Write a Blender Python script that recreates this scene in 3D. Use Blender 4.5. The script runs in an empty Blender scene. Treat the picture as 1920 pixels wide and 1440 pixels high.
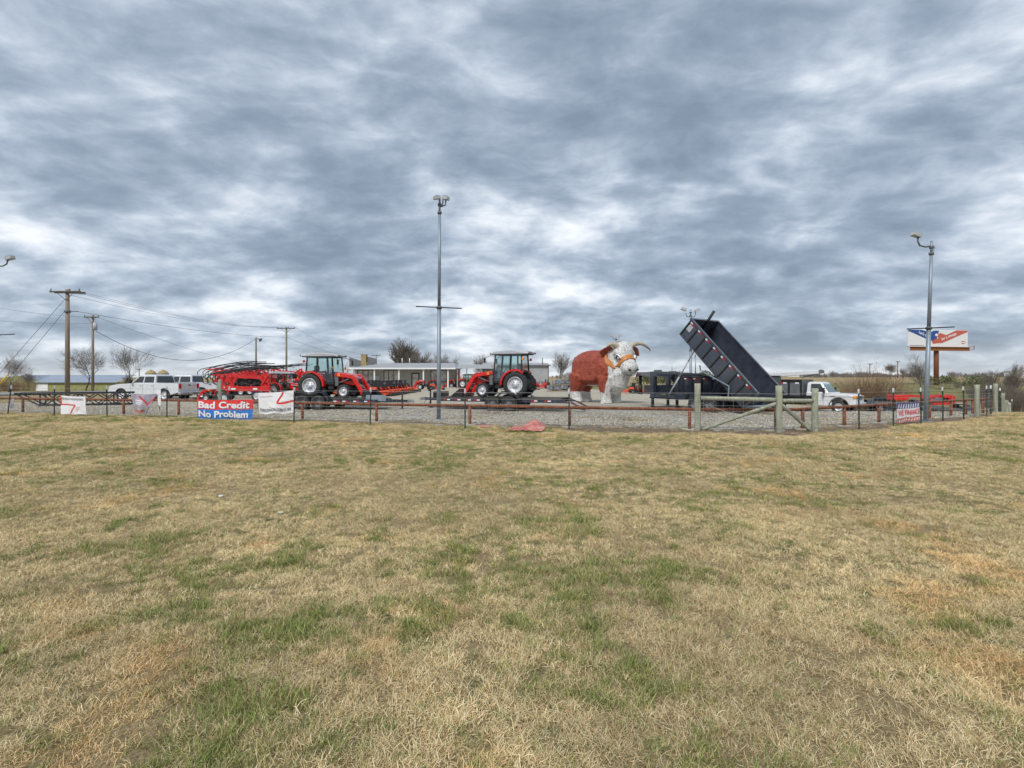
import bpy, bmesh, math, random
from mathutils import Vector, Matrix, noise
from math import sin, cos, pi, radians as R, sqrt, atan2, exp

scn = bpy.context.scene
col = scn.collection
F, HZ, H = 960.0, 706.0, 1.78          # focal length in photo pixels, horizon row, eye height (m)


def at(px, py, d):
    return Vector(((px - 960) / F * d, d, H - (py - HZ) / F * d))


def gx(px, d):
    return (px - 960) / F * d


def ss(a, b, x):
    t = max(0.0, min(1.0, (x - a) / (b - a)))
    return t * t * (3 - 2 * t)


def gz(x, y):
    """height of the land"""
    z = 0.0
    z -= 0.45 * ss(24.5, 32, y) * ss(8, 16, x)
    z -= 0.9 * ss(25, 36, y) * ss(21, 29, x)
    z += 2.7 * ss(55, 170, y) * ss(12, 45, x)
    z -= 3.6 * ss(62, 110, y) * ss(40, 75, -x)
    r = sqrt(x * x + y * y)
    if r < 60:
        z += (noise.noise(Vector((x * .22, y * .22, 3.1))) * .05 + noise.noise(Vector((x * .9, y * .9, 7.7))) * .012) * (1 - ss(14, 20, y))
    return z


# ---------------------------------------------------------------- mesh builder
class MB:
    def __init__(s):
        s.v, s.f, s.sm, s.mi, s.M, s.m = [], [], [], [], Matrix(), 0

    def add(s, vs, fs, smooth=False):
        o = len(s.v)
        s.v += [s.M @ Vector(p) for p in vs]
        s.f += [tuple(i + o for i in f) for f in fs]
        s.sm += [smooth] * len(fs)
        s.mi += [s.m] * len(fs)
        return s

    def hull(s, pts, smooth=False):
        bm = bmesh.new()
        for p in pts:
            bm.verts.new(p)
        bmesh.ops.convex_hull(bm, input=bm.verts[:])
        dead = [v for v in bm.verts if not v.link_faces]
        for v in dead:
            bm.verts.remove(v)
        bm.verts.index_update()
        s.add([v.co.copy() for v in bm.verts], [[v.index for v in f.verts] for f in bm.faces], smooth)
        bm.free()
        return s

    def box(s, c, d, b=0.0, rot=None):
        hx, hy, hz = d[0] / 2, d[1] / 2, d[2] / 2
        M0 = s.M
        s.M = M0 @ Matrix.Translation(c) @ (rot.to_4x4() if rot else Matrix())
        if b <= 0:
            vs = [(x * hx, y * hy, z * hz) for x in (-1, 1) for y in (-1, 1) for z in (-1, 1)]
            s.add(vs, [(0, 1, 3, 2), (4, 6, 7, 5), (0, 4, 5, 1), (2, 3, 7, 6), (0, 2, 6, 4), (1, 5, 7, 3)])
        else:
            b = min(b, hx * .9, hy * .9, hz * .9)
            P = []
            for x in (-1, 1):
                for y in (-1, 1):
                    for z in (-1, 1):
                        P += [(x * hx, y * (hy - b), z * (hz - b)), (x * (hx - b), y * hy, z * (hz - b)), (x * (hx - b), y * (hy - b), z * hz)]
            s.hull(P)
        s.M = M0
        return s

    def prism(s, out, y0, y1, axis='y'):
        """outline in (x,z) pushed along y (or (x,y) along z, or (y,z) along x)"""
        n = len(out)

        def p(a, b, t):
            return (a, t, b) if axis == 'y' else ((a, b, t) if axis == 'z' else (t, a, b))
        vs = [p(a, b, y0) for a, b in out] + [p(a, b, y1) for a, b in out]
        fs = [tuple(range(n))[::-1], tuple(range(n, 2 * n))] + [(i, (i + 1) % n, n + (i + 1) % n, n + i) for i in range(n)]
        return s.add(vs, fs)

    def bar(s, a, b, w, h=None):
        """square bar from a to b"""
        a, b = Vector(a), Vector(b)
        h = h or w
        d = (b - a)
        L = d.length
        q = d.to_track_quat('X', 'Z').to_matrix()
        return s.box((a + b) / 2, (L, w, h), 0, q)

    def tube(s, pts, r, n=6, caps=True, smooth=True):
        pts = [Vector(p) for p in pts]
        k = len(pts)
        rs = r if isinstance(r, (list, tuple)) else [r] * k
        vs, fs = [], []
        up = None
        for i, p in enumerate(pts):
            t = (pts[min(i + 1, k - 1)] - pts[max(i - 1, 0)])
            if t.length < 1e-9:
                t = Vector((0, 0, 1))
            t.normalize()
            if up is None:
                up = Vector((0, 0, 1)) if abs(t.z) < .9 else Vector((1, 0, 0))
            x = up - t * up.dot(t)
            if x.length < 1e-6:
                x = t.orthogonal()
            x.normalize()
            up = x
            y = t.cross(x)
            for j in range(n):
                a = 2 * pi * j / n
                vs.append(p + (x * cos(a) + y * sin(a)) * rs[i])
        for i in range(k - 1):
            for j in range(n):
                fs.append((i * n + j, i * n + (j + 1) % n, (i + 1) * n + (j + 1) % n, (i + 1) * n + j))
        s.add(vs, fs, smooth)
        if caps:
            s.add(vs[:n], [tuple(range(n))[::-1]])
            s.add(vs[-n:], [tuple(range(n))])
        return s

    def cyl(s, a, b, r, n=14, r2=None):
        return s.tube([a, b], [r, r if r2 is None else r2], n)

    def lathe(s, prof, n=24, c=(0, 0, 0), axis='y', closed=False):
        """profile of (radius, along)"""
        vs, fs = [], []
        k = len(prof)
        for (r, t) in prof:
            for j in range(n):
                a = 2 * pi * j / n
                if axis == 'y':
                    p = (r * cos(a), t, r * sin(a))
                elif axis == 'z':
                    p = (r * cos(a), r * sin(a), t)
                else:
                    p = (t, r * cos(a), r * sin(a))
                vs.append((p[0] + c[0], p[1] + c[1], p[2] + c[2]))
        for i in range(k if closed else k - 1):
            i2 = (i + 1) % k
            for j in range(n):
                fs.append((i * n + j, i * n + (j + 1) % n, i2 * n + (j + 1) % n, i2 * n + j))
        return s.add(vs, fs, True)

    def ell(s, c, r, n=14, rot=None):
        M0 = s.M
        s.M = M0 @ Matrix.Translation(c) @ (rot.to_4x4() if rot else Matrix()) @ Matrix.Diagonal((r[0], r[1], r[2], 1))
        m = n // 2
        prof = [(max(1e-4, sin(pi * i / m)), cos(pi * i / m)) for i in range(m + 1)]
        s.lathe(prof, n, axis='z')
        s.M = M0
        return s

    def build(s, name, mats, parent=None, loc=None, recalc=True):
        me = bpy.data.meshes.new(name)
        if loc is not None:
            L = Vector(loc)
            s.v = [p - L for p in s.v]
        me.from_pydata([tuple(p) for p in s.v], [], s.f)
        for m in (mats if isinstance(mats, (list, tuple)) else [mats]):
            me.materials.append(m)
        me.polygons.foreach_set('use_smooth', s.sm)
        me.polygons.foreach_set('material_index', s.mi)
        me.update()
        if recalc:
            bm = bmesh.new()
            bm.from_mesh(me)
            bmesh.ops.remove_doubles(bm, verts=bm.verts[:], dist=1e-5)
            bmesh.ops.recalc_face_normals(bm, faces=bm.faces[:])
            bm.to_mesh(me)
            bm.free()
        o = bpy.data.objects.new(name, me)
        col.objects.link(o)
        if parent:
            o.parent = parent
        if loc is not None:
            o.location = loc
        return o


def tag(o, label, cat, group=None):
    o['label'] = label
    o['category'] = cat
    if group:
        o['group'] = group
    return o


def thing(name, label, cat, loc=(0, 0, 0), rz=0.0, group=None, scale=1.0):
    o = bpy.data.objects.new(name, None)
    o.empty_display_size = .2
    col.objects.link(o)
    o.location = loc
    o.rotation_euler = (0, 0, rz)
    o.scale = (scale,) * 3
    return tag(o, label, cat, group)


def structure(o):
    o['kind'] = 'structure'
    return o


def copy_tree(o, loc=None, rz=None, label=None, parent=None, scale=None):
    c = o.copy()
    col.objects.link(c)
    if parent:
        c.parent = parent
        c.matrix_parent_inverse = o.matrix_parent_inverse.copy()
    if loc is not None:
        c.location = loc
    if rz is not None:
        c.rotation_euler = (0, 0, rz)
    if label:
        c['label'] = label
    if scale:
        c.scale = (scale,) * 3
    for ch in list(o.children):
        copy_tree(ch, parent=c)
    return c


def bevel(o, w, seg=2, ang=35):
    m = o.modifiers.new('edge', 'BEVEL')
    m.width = w
    m.segments = seg
    m.limit_method = 'ANGLE'
    m.angle_limit = R(ang)
    return o


# ---------------------------------------------------------------- materials
def nodes_of(name):
    m = bpy.data.materials.new(name)
    m.use_nodes = True
    nt = m.node_tree
    return m, nt, nt.nodes['Principled BSDF']


def N(nt, t, **k):
    n = nt.nodes.new(t)
    for a, b in k.items():
        setattr(n, a, b)
    return n


def ramp(nt, fac, stops, interp='LINEAR'):
    r = N(nt, 'ShaderNodeValToRGB')
    r.color_ramp.interpolation = interp
    e = r.color_ramp.elements
    e[0].position, e[1].position = stops[0][0], stops[-1][0]
    for p, c in stops[1:-1]:
        e.new(p)
    for el, (p, c) in zip(sorted(e, key=lambda q: q.position), stops):
        el.color = (*c, 1) if len(c) == 3 else c
    nt.links.new(fac, r.inputs[0])
    return r


def noise_node(nt, vec, scale, detail=4, rough=.55, dist=0.0):
    n = N(nt, 'ShaderNodeTexNoise')
    n.inputs['Scale'].default_value = scale
    n.inputs['Detail'].default_value = detail
    n.inputs['Roughness'].default_value = rough
    n.inputs['Distortion'].default_value = dist
    nt.links.new(vec, n.inputs['Vector'])
    return n


def mat(name, c, rough=.5, metal=0.0, var=.12, scale=4.0, bump=0.0, bscale=30.0, coat=0.0, c2=None, stretch=None, spec=.5):
    m, nt, b = nodes_of(name)
    tc = N(nt, 'ShaderNodeTexCoord')
    vec = tc.outputs['Object']
    if stretch:
        mp = N(nt, 'ShaderNodeMapping')
        mp.inputs['Scale'].default_value = stretch
        nt.links.new(vec, mp.inputs[0])
        vec = mp.outputs[0]
    n = noise_node(nt, vec, scale, 5, .65)
    lo = tuple(x * (1 - var) for x in c)
    hi = c2 if c2 else tuple(min(1, x * (1 + var)) for x in c)
    r = ramp(nt, n.outputs[0], [(.32, lo), (.5, c), (.72, hi)])
    nt.links.new(r.outputs[0], b.inputs['Base Color'])
    rr = ramp(nt, n.outputs[0], [(.3, (max(0, rough - .08),) * 3), (.7, (min(1, rough + .1),) * 3)])
    nt.links.new(rr.outputs[0], b.inputs['Roughness'])
    b.inputs['Metallic'].default_value = metal
    b.inputs['Coat Weight'].default_value = coat
    b.inputs['Specular IOR Level'].default_value = spec
    if bump:
        n2 = noise_node(nt, vec, bscale, 4, .6)
        bp = N(nt, 'ShaderNodeBump')
        bp.inputs['Strength'].default_value = bump
        bp.inputs['Distance'].default_value = .02
        nt.links.new(n2.outputs[0], bp.inputs['Height'])
        nt.links.new(bp.outputs[0], b.inputs['Normal'])
    return m


M = {}
M['red'] = mat('red_paint', (.62, .018, .014), .28, var=.12, coat=.4)
M['red2'] = mat('red_implement_paint', (.58, .02, .018), .38, var=.18, coat=.2)
M['orange'] = mat('orange_paint', (.75, .10, .012), .35, var=.15, coat=.3)
M['orangered'] = mat('mower_orange_red', (.72, .07, .012), .35, var=.2, coat=.3)
M['black'] = mat('black_paint', (.018, .019, .022), .35, var=.3, coat=.3, scale=2)
M['blackm'] = mat('black_matt_steel', (.022, .022, .024), .6, var=.3)
M['navy'] = mat('dark_blue_black_paint', (.040, .047, .066), .15, var=.3, coat=.8, scale=2.0)
M['rubber'] = mat('tyre_rubber', (.032, .032, .033), .78, var=.35, scale=9, bump=.2)
M['silver'] = mat('silver_rim', (.62, .63, .66), .35, .35, var=.1)
M['chrome'] = mat('chrome_trim', (.7, .7, .72), .18, .95, var=.05)
M['grey'] = mat('grey_plastic', (.13, .14, .15), .5, var=.15)
M['lgrey'] = mat('light_grey_roof', (.42, .43, .46), .5, var=.1)
M['galv'] = mat('galvanised_steel', (.27, .32, .37), .5, .35, var=.16, scale=7, stretch=(1, 1, .3))
M['rust'] = mat('rusty_pipe', (.20, .068, .032), .78, .1, var=.5, scale=6, bump=.3, c2=(.33, .135, .065))
M['wood'] = mat('weathered_post', (.33, .34, .26), .9, var=.35, scale=9, bump=.6, bscale=35, c2=(.43, .46, .34), stretch=(1.2, 1.2, .14))
M['woodpole'] = mat('utility_pole_wood', (.25, .205, .155), .9, var=.35, scale=8, bump=.5, stretch=(1.2, 1.2, .1))
M['dkwood'] = mat('dark_crossarm_wood', (.10, .085, .07), .9, var=.3, scale=8)
M['tpost'] = mat('green_post_paint', (.045, .065, .05), .6, var=.35, scale=9)
M['white'] = mat('white_paint', (.78, .79, .80), .45, var=.05)
M['conc'] = mat('concrete', (.42, .39, .34), .9, var=.2, scale=9, bump=.3)
M['wire'] = mat('fence_wire', (.42, .43, .43), .5, .5, var=.1)
M['cable'] = mat('cable', (.10, .10, .11), .7, var=.1)
M['bark'] = mat('bare_bark', (.105, .088, .075), .95, var=.35, scale=5)
M['twig'] = mat('bare_twigs', (.21, .18, .155), .95, var=.3, scale=3)
M['twigbrown'] = mat('brown_brush_twigs', (.27, .175, .11), .95, var=.3, scale=3)
M['leaf'] = mat('evergreen_leaf', (.075, .095, .03), .8, var=.45, scale=3)
M['amber'] = mat('amber_lens', (.8, .3, .03), .25, var=.1)
M['redlens'] = mat('red_lens', (.55, .012, .015), .2, var=.1, coat=.5)
M['seat'] = mat('black_vinyl', (.028, .028, .03), .55, var=.2)
M['yellow'] = mat('yellow_tag', (.75, .5, .04), .5, var=.1)
M['hose'] = mat('black_hose', (.02, .02, .02), .5, var=.1)


def glass_mat(name, tint, gl=.12, rough=.03):
    m = bpy.data.materials.new(name)
    m.use_nodes = True
    nt = m.node_tree
    nt.nodes.remove(nt.nodes['Principled BSDF'])
    out = nt.nodes['Material Output']
    t = N(nt, 'ShaderNodeBsdfTransparent')
    t.inputs[0].default_value = (*tint, 1)
    g = N(nt, 'ShaderNodeBsdfGlossy')
    g.inputs[0].default_value = (.9, 1, .98, 1)
    g.inputs[1].default_value = rough
    lw = N(nt, 'ShaderNodeLayerWeight')
    lw.inputs[0].default_value = .5
    fr = N(nt, 'ShaderNodeMath', operation='POWER')
    fr.inputs[1].default_value = 4.0
    nt.links.new(lw.outputs['Facing'], fr.inputs[0])
    ad = N(nt, 'ShaderNodeMath', operation='MULTIPLY_ADD')
    ad.inputs[1].default_value = .6
    ad.inputs[2].default_value = gl
    nt.links.new(fr.outputs[0], ad.inputs[0])
    mx = N(nt, 'ShaderNodeMixShader')
    nt.links.new(ad.outputs[0], mx.inputs[0])
    nt.links.new(t.outputs[0], mx.inputs[1])
    nt.links.new(g.outputs[0], mx.inputs[2])
    nt.links.new(mx.outputs[0], out.inputs[0])
    return m


M['cabglass'] = glass_mat('tinted_cab_glass', (.90, .97, .965), .06)
M['darkglass'] = mat('dark_window_glass', (.05, .055, .06), .06, var=.2, spec=.8)
M['windowglass'] = mat('shop_window_glass', (.50, .48, .43), .2, var=.5, scale=1.6, spec=.9)  # pale tan base colour stands in for bright reflections and curtains behind
# ---------------------------------------------------------------- land materials
def field_material():
    m, nt, b = nodes_of('dormant_field')
    g = N(nt, 'ShaderNodeNewGeometry')
    p = g.outputs['Position']
    big = noise_node(nt, p, .55, 6, .62, .4)
    med = noise_node(nt, p, 2.3, 6, .7)
    fine = noise_node(nt, p, 38, 5, .75)
    tan = ramp(nt, fine.outputs[0], [(.28, (.10, .07, .038)), (.45, (.30, .225, .12)), (.6, (.45, .355, .205)), (.75, (.54, .45, .28))])
    grn = ramp(nt, fine.outputs[0], [(.28, (.05, .06, .02)), (.5, (.13, .15, .05)), (.72, (.26, .27, .11))])
    mk = N(nt, 'ShaderNodeMath', operation='MULTIPLY_ADD')
    mk.inputs[1].default_value = .55
    nt.links.new(med.outputs[0], mk.inputs[0])
    h2 = N(nt, 'ShaderNodeMath', operation='MULTIPLY')
    h2.inputs[1].default_value = .5
    nt.links.new(big.outputs[0], h2.inputs[0])
    nt.links.new(h2.outputs[0], mk.inputs[2])
    # far meadow on the right is greener
    sx = N(nt, 'ShaderNodeSeparateXYZ')
    nt.links.new(p, sx.inputs[0])
    bandn = N(nt, 'ShaderNodeMath', operation='MULTIPLY_ADD')
    bandn.inputs[1].default_value = 26
    nt.links.new(big.outputs[0], bandn.inputs[0])
    nt.links.new(sx.outputs[1], bandn.inputs[2])
    mr = N(nt, 'ShaderNodeMapRange')
    mr.inputs[1].default_value, mr.inputs[2].default_value = 0, 200
    nt.links.new(bandn.outputs[0], mr.inputs[0])
    band = ramp(nt, mr.outputs[0], [(0, (.5, .5, .5)), (.3, (.47, .47, .47)), (.42, (.58, .58, .58)), (.62, (.57, .57, .57)), (.74, (.45, .45, .45)), (1, (.44, .44, .44))])
    b2 = N(nt, 'ShaderNodeMath', operation='SUBTRACT')
    nt.links.new(band.outputs[0], b2.inputs[0])
    b2.inputs[1].default_value = .5
    ad = N(nt, 'ShaderNodeMath', operation='ADD')
    nt.links.new(mk.outputs[0], ad.inputs[0])
    nt.links.new(b2.outputs[0], ad.inputs[1])
    k = ramp(nt, ad.outputs[0], [(.5, (0, 0, 0)), (.64, (1, 1, 1))])
    mx = N(nt, 'ShaderNodeMix', data_type='RGBA')
    nt.links.new(k.outputs[0], mx.inputs[0])
    nt.links.new(tan.outputs[0], mx.inputs[6])
    nt.links.new(grn.outputs[0], mx.inputs[7])
    nt.links.new(mx.outputs[2], b.inputs['Base Color'])
    b.inputs['Roughness'].default_value = .95
    b.inputs['Specular IOR Level'].default_value = .1
    bp = N(nt, 'ShaderNodeBump')
    bp.inputs['Strength'].default_value = .8
    bp.inputs['Distance'].default_value = .05
    nt.links.new(fine.outputs[0], bp.inputs['Height'])
    nt.links.new(bp.outputs[0], b.inputs['Normal'])
    return m


def gravel_material():
    m, nt, b = nodes_of('crushed_limestone')
    g = N(nt, 'ShaderNodeNewGeometry')
    p = g.outputs['Position']
    v = N(nt, 'ShaderNodeTexVoronoi')
    v.inputs['Scale'].default_value = 13
    nt.links.new(p, v.inputs['Vector'])
    bw = N(nt, 'ShaderNodeSeparateColor')
    nt.links.new(v.outputs['Color'], bw.inputs[0])
    stone = ramp(nt, bw.outputs[0], [(0, (.13, .125, .115)), (.3, (.36, .345, .315)), (.6, (.50, .48, .44)), (1, (.70, .68, .63))])
    v2 = N(nt, 'ShaderNodeTexVoronoi', feature='DISTANCE_TO_EDGE')
    v2.inputs['Scale'].default_value = 13
    nt.links.new(p, v2.inputs['Vector'])
    gap = ramp(nt, v2.outputs[0], [(0.0, (.32, .30, .27)), (.12, (1, 1, 1))])
    mul = N(nt, 'ShaderNodeMix', data_type='RGBA', blend_type='MULTIPLY')
    mul.inputs[0].default_value = 1
    nt.links.new(stone.outputs[0], mul.inputs[6])
    nt.links.new(gap.outputs[0], mul.inputs[7])
    big = noise_node(nt, p, .35, 5, .6)
    dirt = ramp(nt, big.outputs[0], [(.32, (.62, .52, .38)), (.42, (.86, .80, .70)), (.55, (1, .98, .94)), (.7, (.9, .9, .9))])
    m2 = N(nt, 'ShaderNodeMix', data_type='RGBA', blend_type='MULTIPLY')
    m2.inputs[0].default_value = 1
    nt.links.new(mul.outputs[2], m2.inputs[6])
    nt.links.new(dirt.outputs[0], m2.inputs[7])
    # wheel-worn fine dust farther into the lot
    sx = N(nt, 'ShaderNodeSeparateXYZ')
    nt.links.new(p, sx.inputs[0])
    mr = N(nt, 'ShaderNodeMapRange')
    mr.inputs[1].default_value, mr.inputs[2].default_value = 25, 36
    mr.inputs[3].default_value, mr.inputs[4].default_value = 0, .75
    nt.links.new(sx.outputs[1], mr.inputs[0])
    track = noise_node(nt, p, 1.3, 4, .6)
    dust = ramp(nt, track.outputs[0], [(.3, (.40, .35, .27)), (.6, (.53, .48, .38)), (.75, (.58, .54, .45))])
    m3 = N(nt, 'ShaderNodeMix', data_type='RGBA')
    nt.links.new(mr.outputs[0], m3.inputs[0])
    nt.links.new(m2.outputs[2], m3.inputs[6])
    nt.links.new(dust.outputs[0], m3.inputs[7])
    nt.links.new(m3.outputs[2], b.inputs['Base Color'])
    b.inputs['Roughness'].default_value = .95
    b.inputs['Specular IOR Level'].default_value = .15
    bp = N(nt, 'ShaderNodeBump')
    bp.inputs['Strength'].default_value = .9
    bp.inputs['Distance'].default_value = .05
    nt.links.new(v2.outputs[0], bp.inputs['Height'])
    nt.links.new(bp.outputs[0], b.inputs['Normal'])
    return m


M['field'] = field_material()
M['gravel'] = gravel_material()
M['dirt'] = mat('bare_dirt', (.17, .12, .075), .95, var=.5, scale=2.5, bump=.8, bscale=25, c2=(.30, .225, .13))
M['asphalt'] = mat('asphalt', (.27, .27, .275), .9, var=.15, scale=1.5)
M['paintline'] = mat('road_paint', (.62, .58, .42), .8, var=.15)


# ground: rings round the camera, dense ahead
def ground():
    rad = [0.0]
    r = .6
    while r < 4200:
        rad.append(r)
        r *= 1.045 if r < 260 else 1.25
    ang = [R(a * .6) for a in range(-0, 601) if 20 * 0 <= a * .6 < 0] or []
    a = 0.0
    while a < 360:
        ang.append(R(a))
        a += .9 if 25 <= a < 155 else 5
    n = len(ang)
    vs, fs = [(0, 0, gz(0, 0))], []
    for q in rad[1:]:
        for t in ang:
            x, y = q * cos(t), q * sin(t)
            vs.append((x, y, gz(x, y)))
    for j in range(n):
        fs.append((0, 1 + j, 1 + (j + 1) % n))
    for i in range(len(rad) - 2):
        for j in range(n):
            fs.append((1 + i * n + j, 1 + (i + 1) * n + j, 1 + (i + 1) * n + (j + 1) % n, 1 + i * n + (j + 1) % n))
    mb = MB()
    mb.add(vs, fs, True)
    return structure(mb.build('ground', M['field'], recalc=False))


ground()


def fence_y(x):
    """row of the pipe fence"""
    return 24.9 - .2565 * (x + 23.8) if x < 8.56 else 16.6 + .535 * (x - 8.56)


def wob(x, s, a):
    return noise.noise(Vector((x * s, 5.3, 1.7))) * a


def sheet(name, m, xs, y0f, y1f, rows, dz, power=1.6):
    vs, fs = [], []
    for x in xs:
        a, b = y0f(x), y1f(x)
        for j in range(rows + 1):
            y = a + (b - a) * (j / rows) ** power
            edge = 0.0 if j in (0,) else dz
            vs.append((x, y, gz(x, y) + (edge if j else -.01)))
    k = rows + 1
    for i in range(len(xs) - 1):
        for j in range(rows):
            fs.append((i * k + j, (i + 1) * k + j, (i + 1) * k + j + 1, i * k + j + 1))
    mb = MB()
    mb.add(vs, fs, True)
    return structure(mb.build(name, m, recalc=False))


def frange(a, b, s):
    n = int(round((b - a) / s))
    return [a + (b - a) * i / n for i in range(n + 1)]


def lot_back(x):
    if x > 12:
        return 84 - 44 * ss(12, 25, x)
    if x < -27:
        return 84 - 50 * ss(-27, -33, x)
    return 84


sheet('gravel_lot', M['gravel'], frange(-33, 26, .5), lambda x: fence_y(x) + .05 + wob(x, .7, .45) + .8 * ss(-20, -30, x), lot_back, 60, .035)
sheet('dirt_verge', M['dirt'], frange(-9, 22, .25), lambda x: fence_y(x) - (1.1 + wob(x, .35, .9) + wob(x + 40, 1.7, .35)) * ss(-9, -5, x) * (1 - .4 * ss(12, 22, x)) - .1,
      lambda x: fence_y(x) + .9, 6, .016, 1.0)


def road():
    ctr = [(-120, 22), (-75, 38), (-50, 52), (-42, 66), (-41, 90), (-46, 130), (-60, 200), (-90, 320)]
    pts = []
    for i in range(len(ctr) - 1):
        for t in range(12):
            f = t / 12
            p0 = Vector(ctr[max(i - 1, 0)])
            p1, p2 = Vector(ctr[i]), Vector(ctr[i + 1])
            p3 = Vector(ctr[min(i + 2, len(ctr) - 1)])
            pts.append(.5 * ((2 * p1) + (p2 - p0) * f + (2 * p0 - 5 * p1 + 4 * p2 - p3) * f * f + (3 * p1 - p0 - 3 * p2 + p3) * f ** 3))

    def strip(name, m, off, w, dz):
        vs, fs = [], []
        for i, p in enumerate(pts):
            d = (pts[min(i + 1, len(pts) - 1)] - pts[max(i - 1, 0)]).normalized()
            nn = Vector((-d.y, d.x))
            for k in range(5):
                q = p + nn * (off + w * (k / 4 - .5))
                vs.append((q.x, q.y, gz(q.x, q.y) + dz))
        for i in range(len(pts) - 1):
            for k in range(4):
                fs.append((i * 5 + k, i * 5 + k + 1, (i + 1) * 5 + k + 1, (i + 1) * 5 + k))
        mb = MB()
        mb.add(vs, fs, True)
        return structure(mb.build(name, m, recalc=False))
    strip('road', M['asphalt'], 0, 9.5, .09)
    strip('road_marking', M['paintline'], 0, .14, .10)
    strip('road_marking', M['white'], 4.2, .14, .10)
    strip('road_marking', M['white'], -4.2, .14, .10)


road()


# ---------------------------------------------------------------- grass
def blade_material(name, stops, rough=.8):
    m, nt, b = nodes_of(name)
    a = N(nt, 'ShaderNodeAttribute', attribute_name='rnd')
    t = N(nt, 'ShaderNodeAttribute', attribute_name='tone', attribute_type='INSTANCER')
    r = ramp(nt, a.outputs['Fac'], stops)
    mul = N(nt, 'ShaderNodeMix', data_type='RGBA', blend_type='MULTIPLY')
    mul.inputs[0].default_value = 1
    nt.links.new(r.outputs[0], mul.inputs[6])
    nt.links.new(t.outputs['Color'], mul.inputs[7])
    nt.links.new(mul.outputs[2], b.inputs['Base Color'])
    b.inputs['Roughness'].default_value = rough
    b.inputs['Specular IOR Level'].default_value = .2
    return m


M['straw'] = blade_material('straw_blades', [(0, (.20, .135, .065)), (.16, (.46, .32, .145)), (.40, (.69, .52, .27)), (.68, (.84, .67, .385)), (.88, (.92, .79, .52)), (1, (.32, .36, .12))])
M['green'] = blade_material('green_blades', [(0, (.08, .115, .035)), (.3, (.165, .22, .06)), (.6, (.26, .32, .095)), (.85, (.40, .42, .16)), (1, (.55, .48, .25))])


def clump(name, m, seed, nb, rad, lmin, lmax, wmin, wmax, lean0, lean1, curl):
    rnd = random.Random(seed)
    vs, fs, at_ = [], [], []
    for _ in range(nb):
        q, a = rad * sqrt(rnd.random()), rnd.random() * 6.283
        x, y = q * cos(a), q * sin(a)
        L = rnd.uniform(lmin, lmax)
        w = rnd.uniform(wmin, wmax) * .5
        th = rnd.uniform(lean0, lean1)
        az = rnd.random() * 6.283
        p = Vector((x, y, -.004))
        tw = az + rnd.uniform(-.9, .9) + pi / 2
        side = Vector((cos(tw), sin(tw), rnd.uniform(-.4, .4)))
        segs = 3
        o = len(vs)
        c = rnd.random()
        cu = rnd.uniform(.4, 1) * curl
        for k in range(segs + 1):
            ww = w * (1 - (k / segs) ** 2 * .95)
            vs.append(p + side * ww)
            vs.append(p - side * ww)
            at_ += [c, c]
            d = Vector((sin(th) * cos(az), sin(th) * sin(az), cos(th)))
            p = p + d * (L / segs)
            if p.z < .004:
                p.z = .004 + rnd.random() * .008
            th += cu / segs
            az += rnd.uniform(-.5, .5)
        for k in range(segs):
            fs.append((o + 2 * k, o + 2 * k + 1, o + 2 * k + 3, o + 2 * k + 2))
    me = bpy.data.meshes.new(name)
    me.from_pydata([tuple(v) for v in vs], [], fs)
    me.materials.append(m)
    A = me.attributes.new('rnd', 'FLOAT', 'POINT')
    A.data.foreach_set('value', at_)
    me.update()
    return bpy.data.objects.new(name, me)


def fbm(x, y, s, z=0.0):
    return noise.fractal(Vector((x * s, y * s, z)), 1.0, 2.0, 4)


def green_at(x, y):
    g = fbm(x, y, .30, 2.0) * .45 + fbm(x, y, 1.0, 9.0) * .75 + fbm(x, y, .11, 31.) * .28
    g += fbm(x, y, 2.9, 44.) * .55 + .13 * exp(-((x + .1 * (y - 4)) / (.9 + .13 * y)) ** 2) * ss(1.5, 4, y) + .03 * ss(-2, -8, x) - .05 * ss(2, 7, x)
    return g


def scatter(o, src):
    ng = bpy.data.node_groups.new('scatter', 'GeometryNodeTree')
    ng.interface.new_socket('Geometry', in_out='INPUT', socket_type='NodeSocketGeometry')
    ng.interface.new_socket('Geometry', in_out='OUTPUT', socket_type='NodeSocketGeometry')
    gi, go = ng.nodes.new('NodeGroupInput'), ng.nodes.new('NodeGroupOutput')
    ip = ng.nodes.new('GeometryNodeInstanceOnPoints')
    ci = ng.nodes.new('GeometryNodeCollectionInfo')
    ci.inputs['Collection'].default_value = src
    ci.inputs['Separate Children'].default_value = True
    ci.inputs['Reset Children'].default_value = True

    def na(n, t):
        q = ng.nodes.new('GeometryNodeInputNamedAttribute')
        q.data_type = t
        q.inputs['Name'].default_value = n
        return [s for s in q.outputs if s.enabled][0]
    L = ng.links.new
    L(gi.outputs[0], ip.inputs['Points'])
    L(ci.outputs[0], ip.inputs['Instance'])
    ip.inputs['Pick Instance'].default_value = True
    L(na('idx', 'INT'), ip.inputs['Instance Index'])
    L(na('rot', 'FLOAT_VECTOR'), ip.inputs['Rotation'])
    L(na('scl', 'FLOAT'), ip.inputs['Scale'])
    L(ip.outputs[0], go.inputs[0])
    md = o.modifiers.new('scatter', 'NODES')
    md.node_group = ng


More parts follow.
